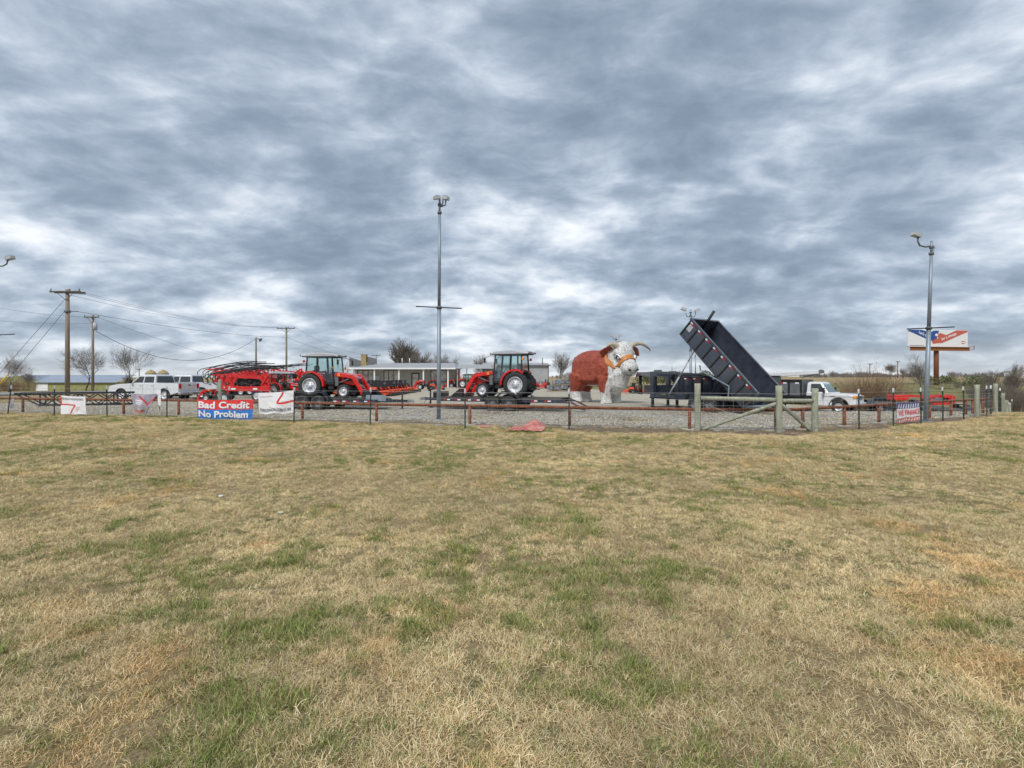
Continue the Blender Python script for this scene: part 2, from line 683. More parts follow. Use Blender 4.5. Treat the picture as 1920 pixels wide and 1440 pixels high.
def lawn_grass():
    src = bpy.data.collections.new('grass_source')
    protos = []
    for k in range(4):
        protos.append(clump('grass_a%d' % k, M['straw'], 10 + k, 46, .085, .035, .085, .0022, .0040, R(25), R(75), 1.3))
    for k in range(4):
        protos.append(clump('grass_b%d' % k, M['green'], 30 + k, 26, .075, .05, .115, .0026, .0044, R(8), R(50), .9))
    for o in protos:
        src.objects.link(o)
    rnd = random.Random(4)
    P, rot, scl, idx, tone = [], [], [], [], []

    def put(x, y):
        if fbm(x, y, 1.3, 120.) < -.30 and rnd.random() < .5:
            return
        g = green_at(x, y)
        pg = max(0.07, min(.60, (g - .22) * .95 + .22 + .05 * ss(5, 13, y)))
        isg = rnd.random() < pg
        dry = fbm(x, y, .5, 55.) * .55 + fbm(x, y, 2.2, 70.) * .35
        P.append((x, y, gz(x, y)))
        rot.append((rnd.uniform(-.15, .15), rnd.uniform(-.15, .15), rnd.random() * 6.283))
        s = rnd.uniform(.55, .98) * (1 + .45 * ss(6, 16, y))
        if isg:
            s *= .75 + .5 * max(0, min(1, g))
            idx.append(4 + rnd.randrange(4))
            v = rnd.uniform(.8, 1.15)
            tone.append((v * rnd.uniform(.9, 1.15), v, v * .9))
        else:
            idx.append(rnd.randrange(4))
            v = rnd.uniform(.8, 1.12) * (1 + .42 * max(-1, min(1, dry)))
            o = max(0, fbm(x, y, .8, 91.) - .20) * .6
            tone.append((v * (1 + .12 * o), v * (1 - .38 * o), v * (1 - .85 * o)))
        scl.append(s)

    # density falls with distance; each ring is sampled on its own
    y = 1.3
    while y < 32:
        dy = .25 + y * .03
        den = 480 if y < 4 else (330 if y < 7 else (165 if y < 11 else 85))
        w = 1.08 * y + 1.5
        for _ in range(int(2 * w * dy * den)):
            x = rnd.uniform(-w, w)
            yy = y + rnd.random() * dy
            lim = fence_y(x) - (1.25 + wob(x, .35, .9) + wob(x + 40, 1.7, .35)) * ss(-9, -5, x) * (1 - .4 * ss(12, 22, x)) if x < 22 else 27
            lim += .25 * (1 - ss(-12, -8, x)) + rnd.uniform(-.3, .25)
            if yy < lim:
                put(x, yy)
        y += dy
    # tufts at post feet and through the edge of the gravel
    for _ in range(3200):
        x = rnd.uniform(-26, 21)
        yy = fence_y(x) + rnd.gauss(-.15, .55)
        if fbm(x, yy, .6, 12.) > .0:
            put(x, yy)
    me = bpy.data.meshes.new('lawn_grass')
    me.from_pydata(P, [], [])
    a = me.attributes.new('rot', 'FLOAT_VECTOR', 'POINT')
    a.data.foreach_set('vector', [c for r_ in rot for c in r_])
    a = me.attributes.new('scl', 'FLOAT', 'POINT')
    a.data.foreach_set('value', scl)
    a = me.attributes.new('idx', 'INT', 'POINT')
    a.data.foreach_set('value', idx)
    a = me.attributes.new('tone', 'FLOAT_COLOR', 'POINT')
    a.data.foreach_set('color', [c for t in tone for c in (*t, 1)])
    o = bpy.data.objects.new('lawn_grass', me)
    col.objects.link(o)
    o['kind'] = 'stuff'
    tag(o, 'short dormant straw and green grass covering the foreground lawn', 'grass')
    scatter(o, src)
    print('grass clumps', len(P))


lawn_grass()


def loose_rock():
    src = bpy.data.collections.new('rock_source')
    for k in range(5):
        rd = random.Random(300 + k)
        b = MB()
        b.hull([Vector((rd.gauss(0, 1), rd.gauss(0, 1), rd.gauss(0, .7))).normalized() * rd.uniform(.8, 1.1) for _ in range(11)])
        b.v = [Vector((v.x, v.y * .8, v.z * .62)) for v in b.v]
        me = bpy.data.meshes.new('rock%d' % k)
        me.from_pydata([tuple(v) for v in b.v], [], b.f)
        me.materials.append(M['rock'])
        src.objects.link(bpy.data.objects.new('rock%d' % k, me))
    rd = random.Random(9)
    P, rot, scl, idx, tone = [], [], [], [], []
    for _ in range(42000):
        x = rd.uniform(-33, 24)
        y = fence_y(x) + .15 + abs(rd.gauss(0, 4.2)) + wob(x, .7, .45) * .6
        if fbm(x, y, .35, 3.) < -.32 or y > lot_back(x):
            continue
        och = max(0, min(1, fbm(x, y, .55, 17.) * 2.4 - .35))
        if rd.random() < och * .6:
            continue
        P.append((x, y, gz(x, y) + .042))
        rot.append((rd.uniform(-.5, .5), rd.uniform(-.5, .5), rd.random() * 6.28))
        scl.append(rd.uniform(.017, .036) * (1.35 if rd.random() < .12 else 1))
        idx.append(rd.randrange(5))
        v = rd.uniform(.45, 1.35)
        tone.append((v, v * rd.uniform(.93, .99) * (1 - .12 * och), v * rd.uniform(.80, .94) * (1 - .4 * och)))
    me = bpy.data.meshes.new('gravel_stones')
    me.from_pydata(P, [], [])
    for n_, t_, k_, d_ in (('rot', 'FLOAT_VECTOR', 'vector', [c for r_ in rot for c in r_]), ('scl', 'FLOAT', 'value', scl), ('idx', 'INT', 'value', idx), ('tone', 'FLOAT_COLOR', 'color', [c for t in tone for c in (*t, 1)])):
        me.attributes.new(n_, t_, 'POINT').data.foreach_set(k_, d_)
    o = bpy.data.objects.new('gravel_stones', me)
    col.objects.link(o)
    o['kind'] = 'stuff'
    tag(o, 'loose crushed limestone chips lying thick behind the pipe fence', 'gravel')
    scatter(o, src)


M['rock'] = blade_material('limestone_chip', [(0, (.50, .48, .44)), (1, (.50, .48, .44))])
loose_rock()
# ---------------------------------------------------------------- pipe fence (one welded thing: rails and posts)
def pt(x, y, z=0.0):
    return Vector((x, y, gz(x, y) + z))


pf = thing('pipe_fence', 'low rusty pipe fence running along the front of the gravel lot', 'fence', pt(8.6, 16.62))
O = pf.location.copy()
post_px = [(-60, 25.9), (43, 24.9), (140, 24.3), (232, 23.8), (335, 23.1), (449, 22.1), (567, 21.1), (706, 19.95), (881, 18.8), (1068, 17.9), (1293, 17.15), (1454.5, 16.75),
           (1505, 17.15), (1583, 18.2), (1648, 19.5), (1743, 21.7), (1783, 22.7), (1811, 23.5), (1824, 24.0), (1843, 24.5), (1858, 25.0)]
PX = [(gx(px, d), d) for px, d in post_px]
RAIL = .70
for i, (x, y) in enumerate(PX):
    b = MB()
    g = gz(x, y)
    b.cyl((x, y, g - .25), (x, y, g + RAIL - .02), .055, 10)
    o = b.build('post', M['rust'], pf, None)
    for v in o.data.vertices:
        v.co -= O
    if 3 < i < 15 or i == 1:
        b = MB()
        rr = random.Random(i)
        b.hull([(x + cos(a) * .27 * rr.uniform(.8, 1.2), y + sin(a) * .27 * rr.uniform(.8, 1.2), g + z - (.05 if z else .2)) for a in [k * .7 for k in range(9)] for z in (0, .09)])
        o2 = b.build('footing', M['conc'], o)
        for v in o2.data.vertices:
            v.co -= O


def local(o, O):
    for v in o.data.vertices:
        v.co -= O
    return o


corner = min(range(len(PX)), key=lambda i: PX[i][1])
b = MB()
b.tube([(x, y, gz(x, y) + RAIL + .012 * sin(i * 1.7)) for i, (x, y) in enumerate(PX[:corner + 1])], .052, 10)
local(b.build('rail', M['rust'], pf), O)
b = MB()
b.tube([(x, y, gz(x, y) + RAIL) for x, y in PX[corner:]], .050, 10)
local(b.build('rail', M['rust'], pf), O)

# ---------------------------------------------------------------- woven wire fence on T-posts in front of it
wf = thing('wire_fence', 'woven wire fence on dark green steel T-posts in front of the pipe rail', 'fence', pt(gx(694, 18.7), 18.7))
OW = wf.location.copy()
tp = [(-70, 24.6, 0), (14, 24.1, .18), (102, 23.3, 0), (201, 22.8, -.03), (313, 22.0, 0), (430, 21.1, 0), (551, 19.6, .02), (694, 18.7, .02), (872, 17.5, 0), (1067, 17.2, 0),
      (1611, 17.2, -.02), (1675, 18.4, 0), (1727, 19.3, -.01), (1768, 20.4, -.02), (1807, 21.3, -.02), (1850, 23.2, 0), (1858, 24.2, 0)]
TP = []
for px, d, lean in tp:
    x, y = gx(px, d), d
    TP.append((x, y))
    g = gz(x, y)
    b = MB()
    top = Vector((x + lean * 1.0, y, g + 1.36))
    bot = Vector((x, y, g - .2))
    b.bar(bot, top, .012, .048)
    b.bar(bot + Vector((0, -.018, 0)), top + Vector((0, -.018, 0)), .036, .008)
    for k in range(18):
        p = bot.lerp(top, .2 + .78 * k / 18)
        b.box(p + Vector((0, -.027, 0)), (.016, .012, .02))
    o = local(b.build('post', M['tpost'], wf), OW)
    b = MB()
    t0 = bot.lerp(top, .90)
    b.box((t0 + top) / 2, (.055, .055, (top - t0).length + .006), .01)
    local(b.build('post_cap', M['white'], o), OW)
# strands from post to post, the woven mesh below them
run = TP[:10] + [(gx(1308, 16.9), 16.85), (gx(1460, 16.3), 16.28), (gx(1528, 16.6), 16.55)] + TP[10:]
for k, hgt in enumerate((.12, .3, .48, .66, .84, 1.02, 1.24)):
    b = MB()
    b.tube([(x, y - .035, gz(x, y) + hgt + (.006 * sin(i * 2.1 + k))) for i, (x, y) in enumerate(run)], .0036 if hgt < 1.1 else .0045, 4)
    local(b.build('strand', M['wire'], wf), OW)
b = MB()
for i in range(len(run) - 1):
    p, q = Vector(run[i]), Vector(run[i + 1])
    n = max(1, int((q - p).length / .3))
    for k in range(n):
        m_ = p.lerp(q, (k + .5) / n)
        g = gz(m_.x, m_.y)
        b.bar((m_.x, m_.y - .035, g + .12), (m_.x + .004 * sin(k * 3.), m_.y - .035, g + 1.02), .0035)
o = local(b.build('stay_wires', M['wire'], wf), OW)

# ---------------------------------------------------------------- timber corner brace
br = thing('corner_brace', 'weathered grey green timber corner brace of three posts with two diagonal poles', 'fence brace', pt(gx(1460, 16.35), 16.35))
OB = br.location.copy()
rw = random.Random(8)


def log(b, a, c, r, n=12, k=8):
    a, c = Vector(a), Vector(c)
    pts = [a.lerp(c, i / k) + Vector((rw.uniform(-.006, .006), rw.uniform(-.006, .006), 0)) for i in range(k + 1)]
    b.tube(pts, [r * rw.uniform(.95, 1.05) for _ in pts], n)


A3 = [pt(gx(1308, 16.95), 16.95), pt(gx(1460.5, 16.3), 16.3), pt(gx(1528, 16.6), 16.6)]
hts = (1.56, 1.50, 1.40)
for p, h in zip(A3, hts):
    b = MB()
    log(b, p - Vector((0, 0, .3)), p + Vector((0, 0, h)), .098)
    local(b.build('post', M['wood'], br), OB)
for i, j, h0, h1 in ((0, 1, 1.08, 1.05), (1, 2, 1.02, 1.0)):
    b = MB()
    d = (A3[j] - A3[i]).normalized() * .09
    log(b, A3[i] + d + Vector((0, 0, h0)), A3[j] - d + Vector((0, 0, h1)), .066)
    local(b.build('rail', M['wood'], br), OB)
for a, c in ((A3[0] + Vector((.14, -.02, .03)), A3[1] + Vector((-.1, 0, .93))), (A3[2] + Vector((-.12, -.02, .0)), A3[1] + Vector((.1, 0, .88)))):
    b = MB()
    log(b, a, c, .058)
    local(b.build('diagonal_brace', M['wood'], br), OB)
b = MB()
for i, j in ((0, 1), (1, 2)):
    b.tube([A3[i] + Vector((0, -.1, .95)), A3[i].lerp(A3[j], .5) + Vector((0, -.1, .5)), A3[j] + Vector((0, -.1, .12))], .006, 4)
local(b.build('brace_wire', M['wire'], br), OB)

# ---------------------------------------------------------------- boundary fence dropping away on the right
bf = thing('boundary_fence', 'mixed timber and steel post boundary fence running downhill beside the hedgerow', 'fence', pt(gx(1832, 22.7), 22.7))
OF = bf.location.copy()
wood_posts = [(1832, 22.6, 1.42, .09), (1866.5, 25.4, 1.45, .09), (1881, 28.5, 1.3, .08), (1887, 31.5, 1.35, .09), (1893, 36, 1.3, .09)]
steel_posts = [(1857, 24.2), (1874.5, 27), (1878, 29.5), (1890, 33.5), (1897, 40)]
allp = []
for px, d, h, r in wood_posts:
    p = pt(gx(px, d), d)
    allp.append(p)
    b = MB()
    log(b, p - Vector((0, 0, .3)), p + Vector((0, 0, h)), r)
    local(b.build('timber_post', M['wood'], bf), OF)
for px, d in steel_posts:
    p = pt(gx(px, d), d)
    allp.append(p)
    b = MB()
    b.bar(p - Vector((0, 0, .2)), p + Vector((0, 0, 1.2)), .012, .05)
    b.bar(p + Vector((0, -.02, -.2)), p + Vector((0, -.02, 1.2)), .036, .01)
    o = local(b.build('steel_post', M['tpost'], bf), OF)
    b = MB()
    b.box(p + Vector((0, -.01, 1.27)), (.056, .056, .15), .01)
    local(b.build('post_cap', M['white'], o), OF)
allp.sort(key=lambda p: p.y)
for h in (.3, .6, .9, 1.15):
    b = MB()
    b.tube([p + Vector((0, -.1, h)) for p in allp], .004, 4)
    local(b.build('strand', M['wire'], bf), OF)


# ---------------------------------------------------------------- light poles
def flood(parent, p, yaw, pitch, big=1.0):
    """a box flood lamp on a short knuckle"""
    M4 = Matrix.Translation(p) @ Matrix.Rotation(yaw, 4, 'Z') @ Matrix.Rotation(pitch, 4, 'Y')
    b = MB()
    b.M = M4
    s = big
    b.hull([(x * s, y * s, z * s) for x, y, z in [(-.02, -.12, -.07), (-.02, .12, -.07), (-.02, -.12, .08), (-.02, .12, .08), (.38, -.17, -.10), (.38, .17, -.10), (.36, -.15, .10), (.36, .15, .10)]])
    o = b.build('lamp_head', M['lgrey'], parent)
    b = MB()
    b.M = M4
    b.box((.385 * s, 0, 0), (.02, .28 * s, .17 * s))
    b.build('lens', M['windowglass'], o)
    b = MB()
    b.M = M4
    for k in range(5):
        b.box((.06 * s + k * .06 * s, 0, .11 * s), (.012, .24 * s, .05))
    b.build('cooling_fins', M['lgrey'], o)
    return o


def light_pole(name, label, base, height, top_dx, kind, cross, r=.085, base_dx=0.0, group='lamp poles round the lot'):
    t = thing(name, label, 'light pole', base, 0, group)
    b = MB()
    sw = cross if cross else height * .55

    def ax(z):
        return Vector((top_dx * z / height, 0, z))
    b.tube([ax(0), ax(sw * .5), ax(sw)], [r, r * .95, r * .9], 14)
    b.tube([ax(sw - .02), ax(height * .93)], [r * .78, r * .66], 14)
    b.tube([ax(height * .93), ax(height)], [r * .52, r * .5], 12)
    b.build('shaft', M['galv'], t)
    b = MB()
    b.box((0, 0, .03), (.36, .36, .04), .008)
    for sx in (-1, 1):
        for sy in (-1, 1):
            b.cyl((sx * .13, sy * .13, .03), (sx * .13, sy * .13, .09), .018, 6)
    b.build('base_plate', M['galv'], t)
    for z, rr in ((sw, 1.2), (height * .93, .95), (height * .965, .85)):
        b = MB()
        b.tube([ax(z - .05), ax(z - .01), ax(z + .01), ax(z + .05)], [r * rr, r * rr * 1.1, r * rr * 1.1, r * rr], 12)
        b.build('clamp', M['grey'], t)
    if cross:
        b = MB()
        d = -.04 if kind != 'curved' else .04
        b.tube([ax(sw) + Vector((-.92, -.09, -d)), ax(sw) + Vector((.92, -.09, d))], .022, 8)
        b.build('crossbar', M['blackm'], t)
    return t


lp1 = light_pole('light_pole', 'tall galvanised light pole with twin flood lamps between the two tractor trailers', pt(gx(822.5, 20.6), 20.6), 9.0, .04, 'twin', 4.55)
for dx, yaw in ((.02, R(62)), (.14, R(115))):
    b = MB()
    b.tube([(.04, 0, 8.6), (.13 + dx, -.04, 8.66), (.16 + dx, -.05, 8.85)], .03, 8)
    b.build('lamp_arm', M['grey'], lp1)
flood(lp1, (.05, -.10, 8.93), R(215), R(10), .62)
flood(lp1, (.17, -.06, 8.93), R(-22), R(8), .66)
lp2 = light_pole('light_pole', 'leaning light pole before the billboard with one lamp on a curved arm', pt(gx(1735.5, 19.9), 19.9), 7.05, .24, 'curved', 3.66)
b = MB()
b.tube([(.23, 0, 6.85), (-.02, 0, 6.82), (-.22, 0, 6.87), (-.30, 0, 7.02), (-.30, 0, 7.2)], .032, 8)
b.build('lamp_arm', M['grey'], lp2)
b = MB()
b.tube([(.28, 0, 6.9), (.36, 0, 6.8), (.30, 0, 6.65)], .009, 5)
b.build('lamp_wire', M['cable'], lp2)
flood(lp2, (-.22, 0, 7.22), R(180), R(-24), .75)
lp3 = light_pole('light_pole', 'light pole cut by the frame edge, lamp raised on a curved arm', pt(gx(-6, 24), 24), 7.1, .02, 'curved', 3.72)
b = MB()
b.tube([(.02, 0, 6.95), (.28, 0, 6.96), (.46, 0, 7.05), (.52, 0, 7.25)], .032, 8)
b.build('lamp_arm', M['grey'], lp3)
flood(lp3, (.46, 0, 7.28), 0, R(-20), .8)


# ---------------------------------------------------------------- banners
def curve_text(txt, size, off=0.0, align='CENTER', shear=0.0, space=1.0):
    c = bpy.data.curves.new('lettering', 'FONT')
    c.body = txt
    c.size = size
    c.align_x = align
    c.align_y = 'CENTER'
    c.offset = off
    c.shear = shear
    c.space_character = space
    c.resolution_u = 3
    o = bpy.data.objects.new('tmp_text', c)
    col.objects.link(o)
    dg = bpy.context.evaluated_depsgraph_get()
    dg.update()
    me = bpy.data.meshes.new_from_object(o.evaluated_get(dg))
    bpy.data.objects.remove(o)
    vs = [v.co.copy() for v in me.vertices]
    fs = [tuple(p.vertices) for p in me.polygons]
    bpy.data.meshes.remove(me)
    return vs, fs


def fit(vs, x0, x1, y0, y1):
    ax, bx = min(v.x for v in vs), max(v.x for v in vs)
    ay, by = min(v.y for v in vs), max(v.y for v in vs)
    return [(x0 + (v.x - ax) / (bx - ax) * (x1 - x0), y0 + (v.y - ay) / (by - ay) * (y1 - y0)) for v in vs]


def vinyl(name, c, bump=.15, var=.06):
    return mat(name, c, .38, var=var, scale=3, bump=bump, bscale=6, coat=.1)


M['v_red'] = vinyl('banner_red', (.72, .045, .04))
M['v_blue'] = vinyl('banner_blue', (.025, .19, .58))
M['v_white'] = vinyl('banner_white', (.80, .80, .83))
M['v_black'] = vinyl('banner_black', (.03, .03, .035))
M['v_navy'] = vinyl('banner_navy', (.06, .075, .26))
M['v_pink'] = mat('banner_faded_red', (.56, .15, .12), .5, var=.35, scale=3.2, bump=.4, bscale=9, c2=(.70, .42, .34))
M['v_faded'] = mat('banner_faded_print', (.33, .31, .40), .5, var=.4, scale=2.2, bump=.2, bscale=6, c2=(.52, .51, .62))
M['v_greyed'] = mat('banner_mud', (.30, .27, .26), .6, var=.5, scale=3)


class Banner:
    """vinyl sheet hung between four corners, with folds; u to the right, v up (0..1)"""

    def __init__(s, name, label, quad, amp=.03, seed=1, group=None, sag=.02):
        s.q = [Vector(p) for p in quad]       # bottom-left, bottom-right, top-right, top-left
        s.amp, s.seed, s.sag = amp, seed, sag
        s.O = (s.q[2] + s.q[3]) / 2
        s.t = thing(name, label, 'banner', s.O, 0, group)
        e = s.q[1] - s.q[0]
        s.nrm = Vector((e.y, -e.x, 0)).normalized()

    def p(s, u, v, lift=0.0):
        a = s.q[0].lerp(s.q[1], u)
        b = s.q[3].lerp(s.q[2], u)
        k = a.lerp(b, v)
        n1 = noise.noise(Vector((u * 2.3 + s.seed * 7.1, v * 1.1, s.seed))) + .5 * noise.noise(Vector((u * 6 + v * 3, v * 2.6 - u, s.seed * 3.3)))
        fold = sin((u * 2.2 + v * .9) * 5 + s.seed) * .35
        k = k + s.nrm * ((n1 + fold) * s.amp * (1.15 - .75 * v) + lift)
        k.z -= s.sag * 4 * u * (1 - u) * v + s.sag * .7 * sin(u * 13 + s.seed) * (1 - v)
        return k - s.O

    def sheet(s, name, m, u0=0, u1=1, v0=0, v1=1, lift=0.0, nu=30, nv=14, parent=None):
        vs, fs = [], []
        for i in range(nu + 1):
            for j in range(nv + 1):
                vs.append(s.p(u0 + (u1 - u0) * i / nu, v0 + (v1 - v0) * j / nv, lift))
        for i in range(nu):
            for j in range(nv):
                a = i * (nv + 1) + j
                fs.append((a, a + nv + 1, a + nv + 2, a + 1))
        b = MB()
        b.add(vs, fs, True)
        return b.build(name, m, parent or s.t, recalc=False)

    def flat(s, name, m, pts, fs, lift=.006, parent=None):
        b = MB()
        b.add([s.p(u, v, lift) for u, v in pts], fs)
        return b.build(name, m, parent or s.t, recalc=False)

    def line(s, name, m, pts, w, lift=.007, parent=None):
        """painted stripe along (u,v) points, w in metres"""
        W = (s.q[1] - s.q[0]).length
        Hh = (s.q[3] - s.q[0]).length
        vs, fs = [], []
        P = []
        for (a, c) in zip(pts[:-1], pts[1:]):
            for k in range(8):
                f = k / 8
                P.append((a[0] + (c[0] - a[0]) * f, a[1] + (c[1] - a[1]) * f))
        P.append(pts[-1])
        for i, (u, v) in enumerate(P):
            q0, q1 = P[max(0, i - 1)], P[min(len(P) - 1, i + 1)]
            d = Vector(((q1[0] - q0[0]) * W, (q1[1] - q0[1]) * Hh)).normalized()
            n_ = Vector((-d.y, d.x)) * w / 2
            vs += [s.p(u + n_.x / W, v + n_.y / Hh, lift), s.p(u - n_.x / W, v - n_.y / Hh, lift)]
        for i in range(len(P) - 1):
            fs.append((2 * i, 2 * i + 1, 2 * i + 3, 2 * i + 2))
        b = MB()
        b.add(vs, fs)
        return b.build(name, m, parent or s.t, recalc=False)

    def text(s, txt, m, u0, u1, v0, v1, off=.02, flip=False, shear=0.0, lift=.026, parent=None, name='lettering'):
        vs, fs = curve_text(txt, 1.0, off, shear=shear)
        P = fit(vs, u0, u1, v0, v1)
        if flip:
            P = [(u0 + u1 - a, v0 + v1 - c) for a, c in P]
        return s.flat(name, m, P, fs, lift, parent)


# white banner with the red bent line, far left
d = 22.95
bn = Banner('banner', 'white banner with a red angled line and a grey heading between two T-posts', [at(115, 776, d), at(161.5, 777, d - .1), at(159.5, 743.5, d - .1), at(113, 741, d)], .035, 1)
s0 = bn.sheet('sheet', M['v_white'])
bn.text('ASK ABOUT PACKAGE DEALS', M['v_black'], .06, .93, .79, .90, .01)
bn.line('red_stripe', M['v_red'], [(.0, .52), (.56, .52), (.58, .48), (.36, .03)], .055)
bn.line('red_edge', M['v_red'], [(.02, .55), (.02, .98)], .05)
for k in range(3):
    bn.line('faint_print', M['v_pink'], [(.6, .36 - .09 * k), (.78 - .05 * k, .36 - .09 * k)], .02)
# faded banner folding over
d = 22.1
bn = Banner('banner', 'faded purple grey banner sagging with its lower corner folded back', [at(251, 774, d), at(276, 775, d), at(295.5, 738, d - .1), at(244.5, 737, d)], .06, 2, sag=.05)
s0 = bn.sheet('sheet', M['v_faded'])
bn.sheet('dirty_lower_band', M['v_greyed'], .02, .98, .12, .36, .004)
bn.sheet('red_lower_corner', M['v_pink'], .03, .75, .0, .12, .005)
bn.flat('red_chevron', M['v_red'], [(.30, .88), (.36, .92), (.78, .50), (.97, .88), (.99, .78), (.80, .36), (.74, .44)], [(0, 1, 2, 6), (2, 3, 4, 5), (2, 5, 6)], .012)
bn.flat('folded_corner', M['v_black'], [(.98, .95), (1.0, .86), (.93, .04), (.86, .02)], [(0, 1, 2, 3)], .03)
for v_, u_ in ((.66, .55), (.56, .5), (.47, .45)):
    bn.line('faint_print', M['v_white'], [(.18, v_), (u_, v_)], .045)
bn.text('FINANCING', M['v_white'], .2, .62, .2, .27, .01)
# torn white strip beside it
d = 22.05
bn = Banner('torn_banner_strip', 'torn strip of white and blue vinyl hanging beside the faded banner', [at(297, 768, d), at(301.5, 769, d), at(301.5, 729, d), at(294, 731, d)], .03, 3)
bn.sheet('sheet', M['v_white'], nu=6, nv=16)
bn.sheet('straw_coloured_end', M['dirt'], .1, .9, .0, .22, .006, 5, 5)
# the big red and blue one
d = 21.3
bn = Banner('banner', 'red and blue banner reading Bad Credit No Problem', [at(371, 785, d), at(473, 787, d - .4), at(475.5, 748.5, d - .4), at(370, 749, d)], .035, 4, sag=.03)
bn.sheet('red_half', M['v_red'], 0, 1, .5, 1, 0, 40, 10)
bn.sheet('blue_half', M['v_blue'], 0, 1, 0, .5, 0, 40, 10)
bn.text('Bad Credit', M['v_white'], .03, .94, .555, .92, .035)
bn.text('No Problem', M['v_white'], .025, .93, .085, .44, .035)
b = MB()
px_post = at(412.5, 786, d + .12)
px_post.z = gz(px_post.x, px_post.y)
tpst = thing('timber_post', 'square weathered timber post standing behind the red and blue banner', 'post', px_post)
b.box((0, 0, .78), (.12, .10, 1.75), .01)
b.build('timber', M['wood'], tpst)
b = MB()
b.box((-.09, 0, 1.35), (.05, .08, .35), .006)
b.build('cleat', M['wood'], tpst)
# upside-down white banner
d = 20.0
bn = Banner('banner', 'white banner hung upside down beside the first tractor trailer', [at(486, 776, d), at(550, 774.5, d - .2), at(550.5, 731.5, d - .2), at(484.5, 736.5, d)], .05, 5, sag=.03)
bn.sheet('sheet', M['v_white'])
bn.text('ASK US ABOUT PACKAGE DEALS', M['v_black'], .04, .93, .10, .25, .015, flip=True)
bn.line('red_stripe', M['v_red'], [(.70, .97), (.66, .82), (.54, .52), (.56, .47), (.75, .49), (1.0, .53)], .075)
for k, (a, c) in enumerate(((.05, .40), (.30, .36))):
    bn.line('faint_print', M['v_pink'], [(a, .80 - k * .5), (c, .82 - k * .5)], .015)
# we finance
d = 18.6
bn = Banner('banner', 'red white and blue banner reading WE FINANCE at the foot of the leaning light pole', [at(1682.5, 794, d), at(1726, 787.5, d + .6), at(1723, 753, d + .6), at(1681.5, 755, d)], .03, 6, sag=.02)
bn.sheet('sheet', M['v_white'])
bn.sheet('navy_band', M['v_navy'], 0, 1, .70, 1, .004)
for k in range(9):
    u0 = .03 + k * .107
    bn.flat('white_star_streak', M['v_white'], [(u0, .72), (u0 + .05, .72), (u0 + .085, .93), (u0 + .05, .93)], [(0, 1, 2, 3)], .01)
bn.text('WE FINANCE', M['v_red'], .03, .97, .36, .64, .018)
bn.sheet('red_band', M['v_pink'], 0, 1, .0, .24, .004)
for k in range(9):
    u0 = .03 + k * .107
    bn.flat('white_dash', M['v_white'], [(u0, .06), (u0 + .045, .06), (u0 + .085, .17), (u0 + .04, .17)], [(0, 1, 2, 3)], .01)
# scrap on the leaning post
d = 24.0
bn = Banner('rag', 'small torn purple rag tied to the leaning steel post', [at(20.5, 765, d), at(26, 764, d), at(26, 747, d), at(22, 746, d)], .05, 7)
bn.sheet('sheet', M['v_faded'], nu=6, nv=10)
# fallen banner on the ground
c0 = pt(gx(990, 17.2), 17.25)
fb = thing('fallen_banner', 'crumpled faded red banner lying on the dirt under the pipe fence', 'banner', c0)
vs_, fs_ = [], []
for i in range(25):
    for j in range(13):
        u, v = i / 24, j / 12
        x, y = (u - .5) * 1.12 + .25 * (v - .5), (v - .5) * 1.5 - .25 * (u - .5)
        z = .02 + .26 * max(0, 1 - abs(u - .62) * 2.6) * v ** 1.3 + .05 * abs(noise.noise(Vector((u * 6, v * 5, 2)))) + .03 * abs(sin(u * 17 + v * 6))
        vs_.append((x, y, z))
for i in range(24):
    for j in range(12):
        a = i * 13 + j
        fs_.append((a, a + 13, a + 14, a + 1))
b = MB()
b.add(vs_, fs_, True)
b.build('sheet', M['v_pink'], fb, recalc=False)
for px, pyd, rz_, lab in ((910, 17.9, .3, 'scrap of pinkish red vinyl on the dirt left of the crumpled banner'),):
    p = pt(gx(px, pyd), pyd, .02)
    b = MB()
    b.add([(-.22, -.1, .0), (.2, -.14, .03), (.25, .1, .02), (-.1, .16, .06), (0, 0, .07)], [(0, 1, 4), (1, 2, 4), (2, 3, 4), (3, 0, 4)])
    o = b.build('vinyl_scrap', M['v_pink'], None)
    o.location = p
    o.rotation_euler = (0, 0, rz_)
    tag(o, lab, 'litter')
for px, d_, sz, lab in ((824, 18.4, .16, 'pale flat stone on the dirt below the tall light pole'), (945, 17.6, .14, 'pale flat stone beside the crumpled red banner'), (1345, 16.6, .12, 'small stone in the grass beneath the timber brace'),
                        (414, 7.6, .035, 'small white scrap of paper lying in the grass'), (526, 6.7, .03, 'tiny white plastic scrap in the lawn')):
    p = pt(gx(px, d_), d_, .02)
    rr = random.Random(px)
    b = MB()
    b.hull([(cos(a) * sz * rr.uniform(.7, 1.3), sin(a) * sz * rr.uniform(.5, .9), z * sz * .35) for a in [k * .8 for k in range(8)] for z in (-.5, .6)])
    o = b.build('stone' if sz > .1 else 'paper_scrap', M['conc'] if sz > .1 else M['white'], None)
    o.location = p
    tag(o, lab, 'stone' if sz > .1 else 'litter')
# ---------------------------------------------------------------- wheels
def arc(cx, cz, r, a0, a1, n):
    return [(cx + r * cos(R(a0 + (a1 - a0) * i / n)), cz + r * sin(R(a0 + (a1 - a0) * i / n))) for i in range(n + 1)]


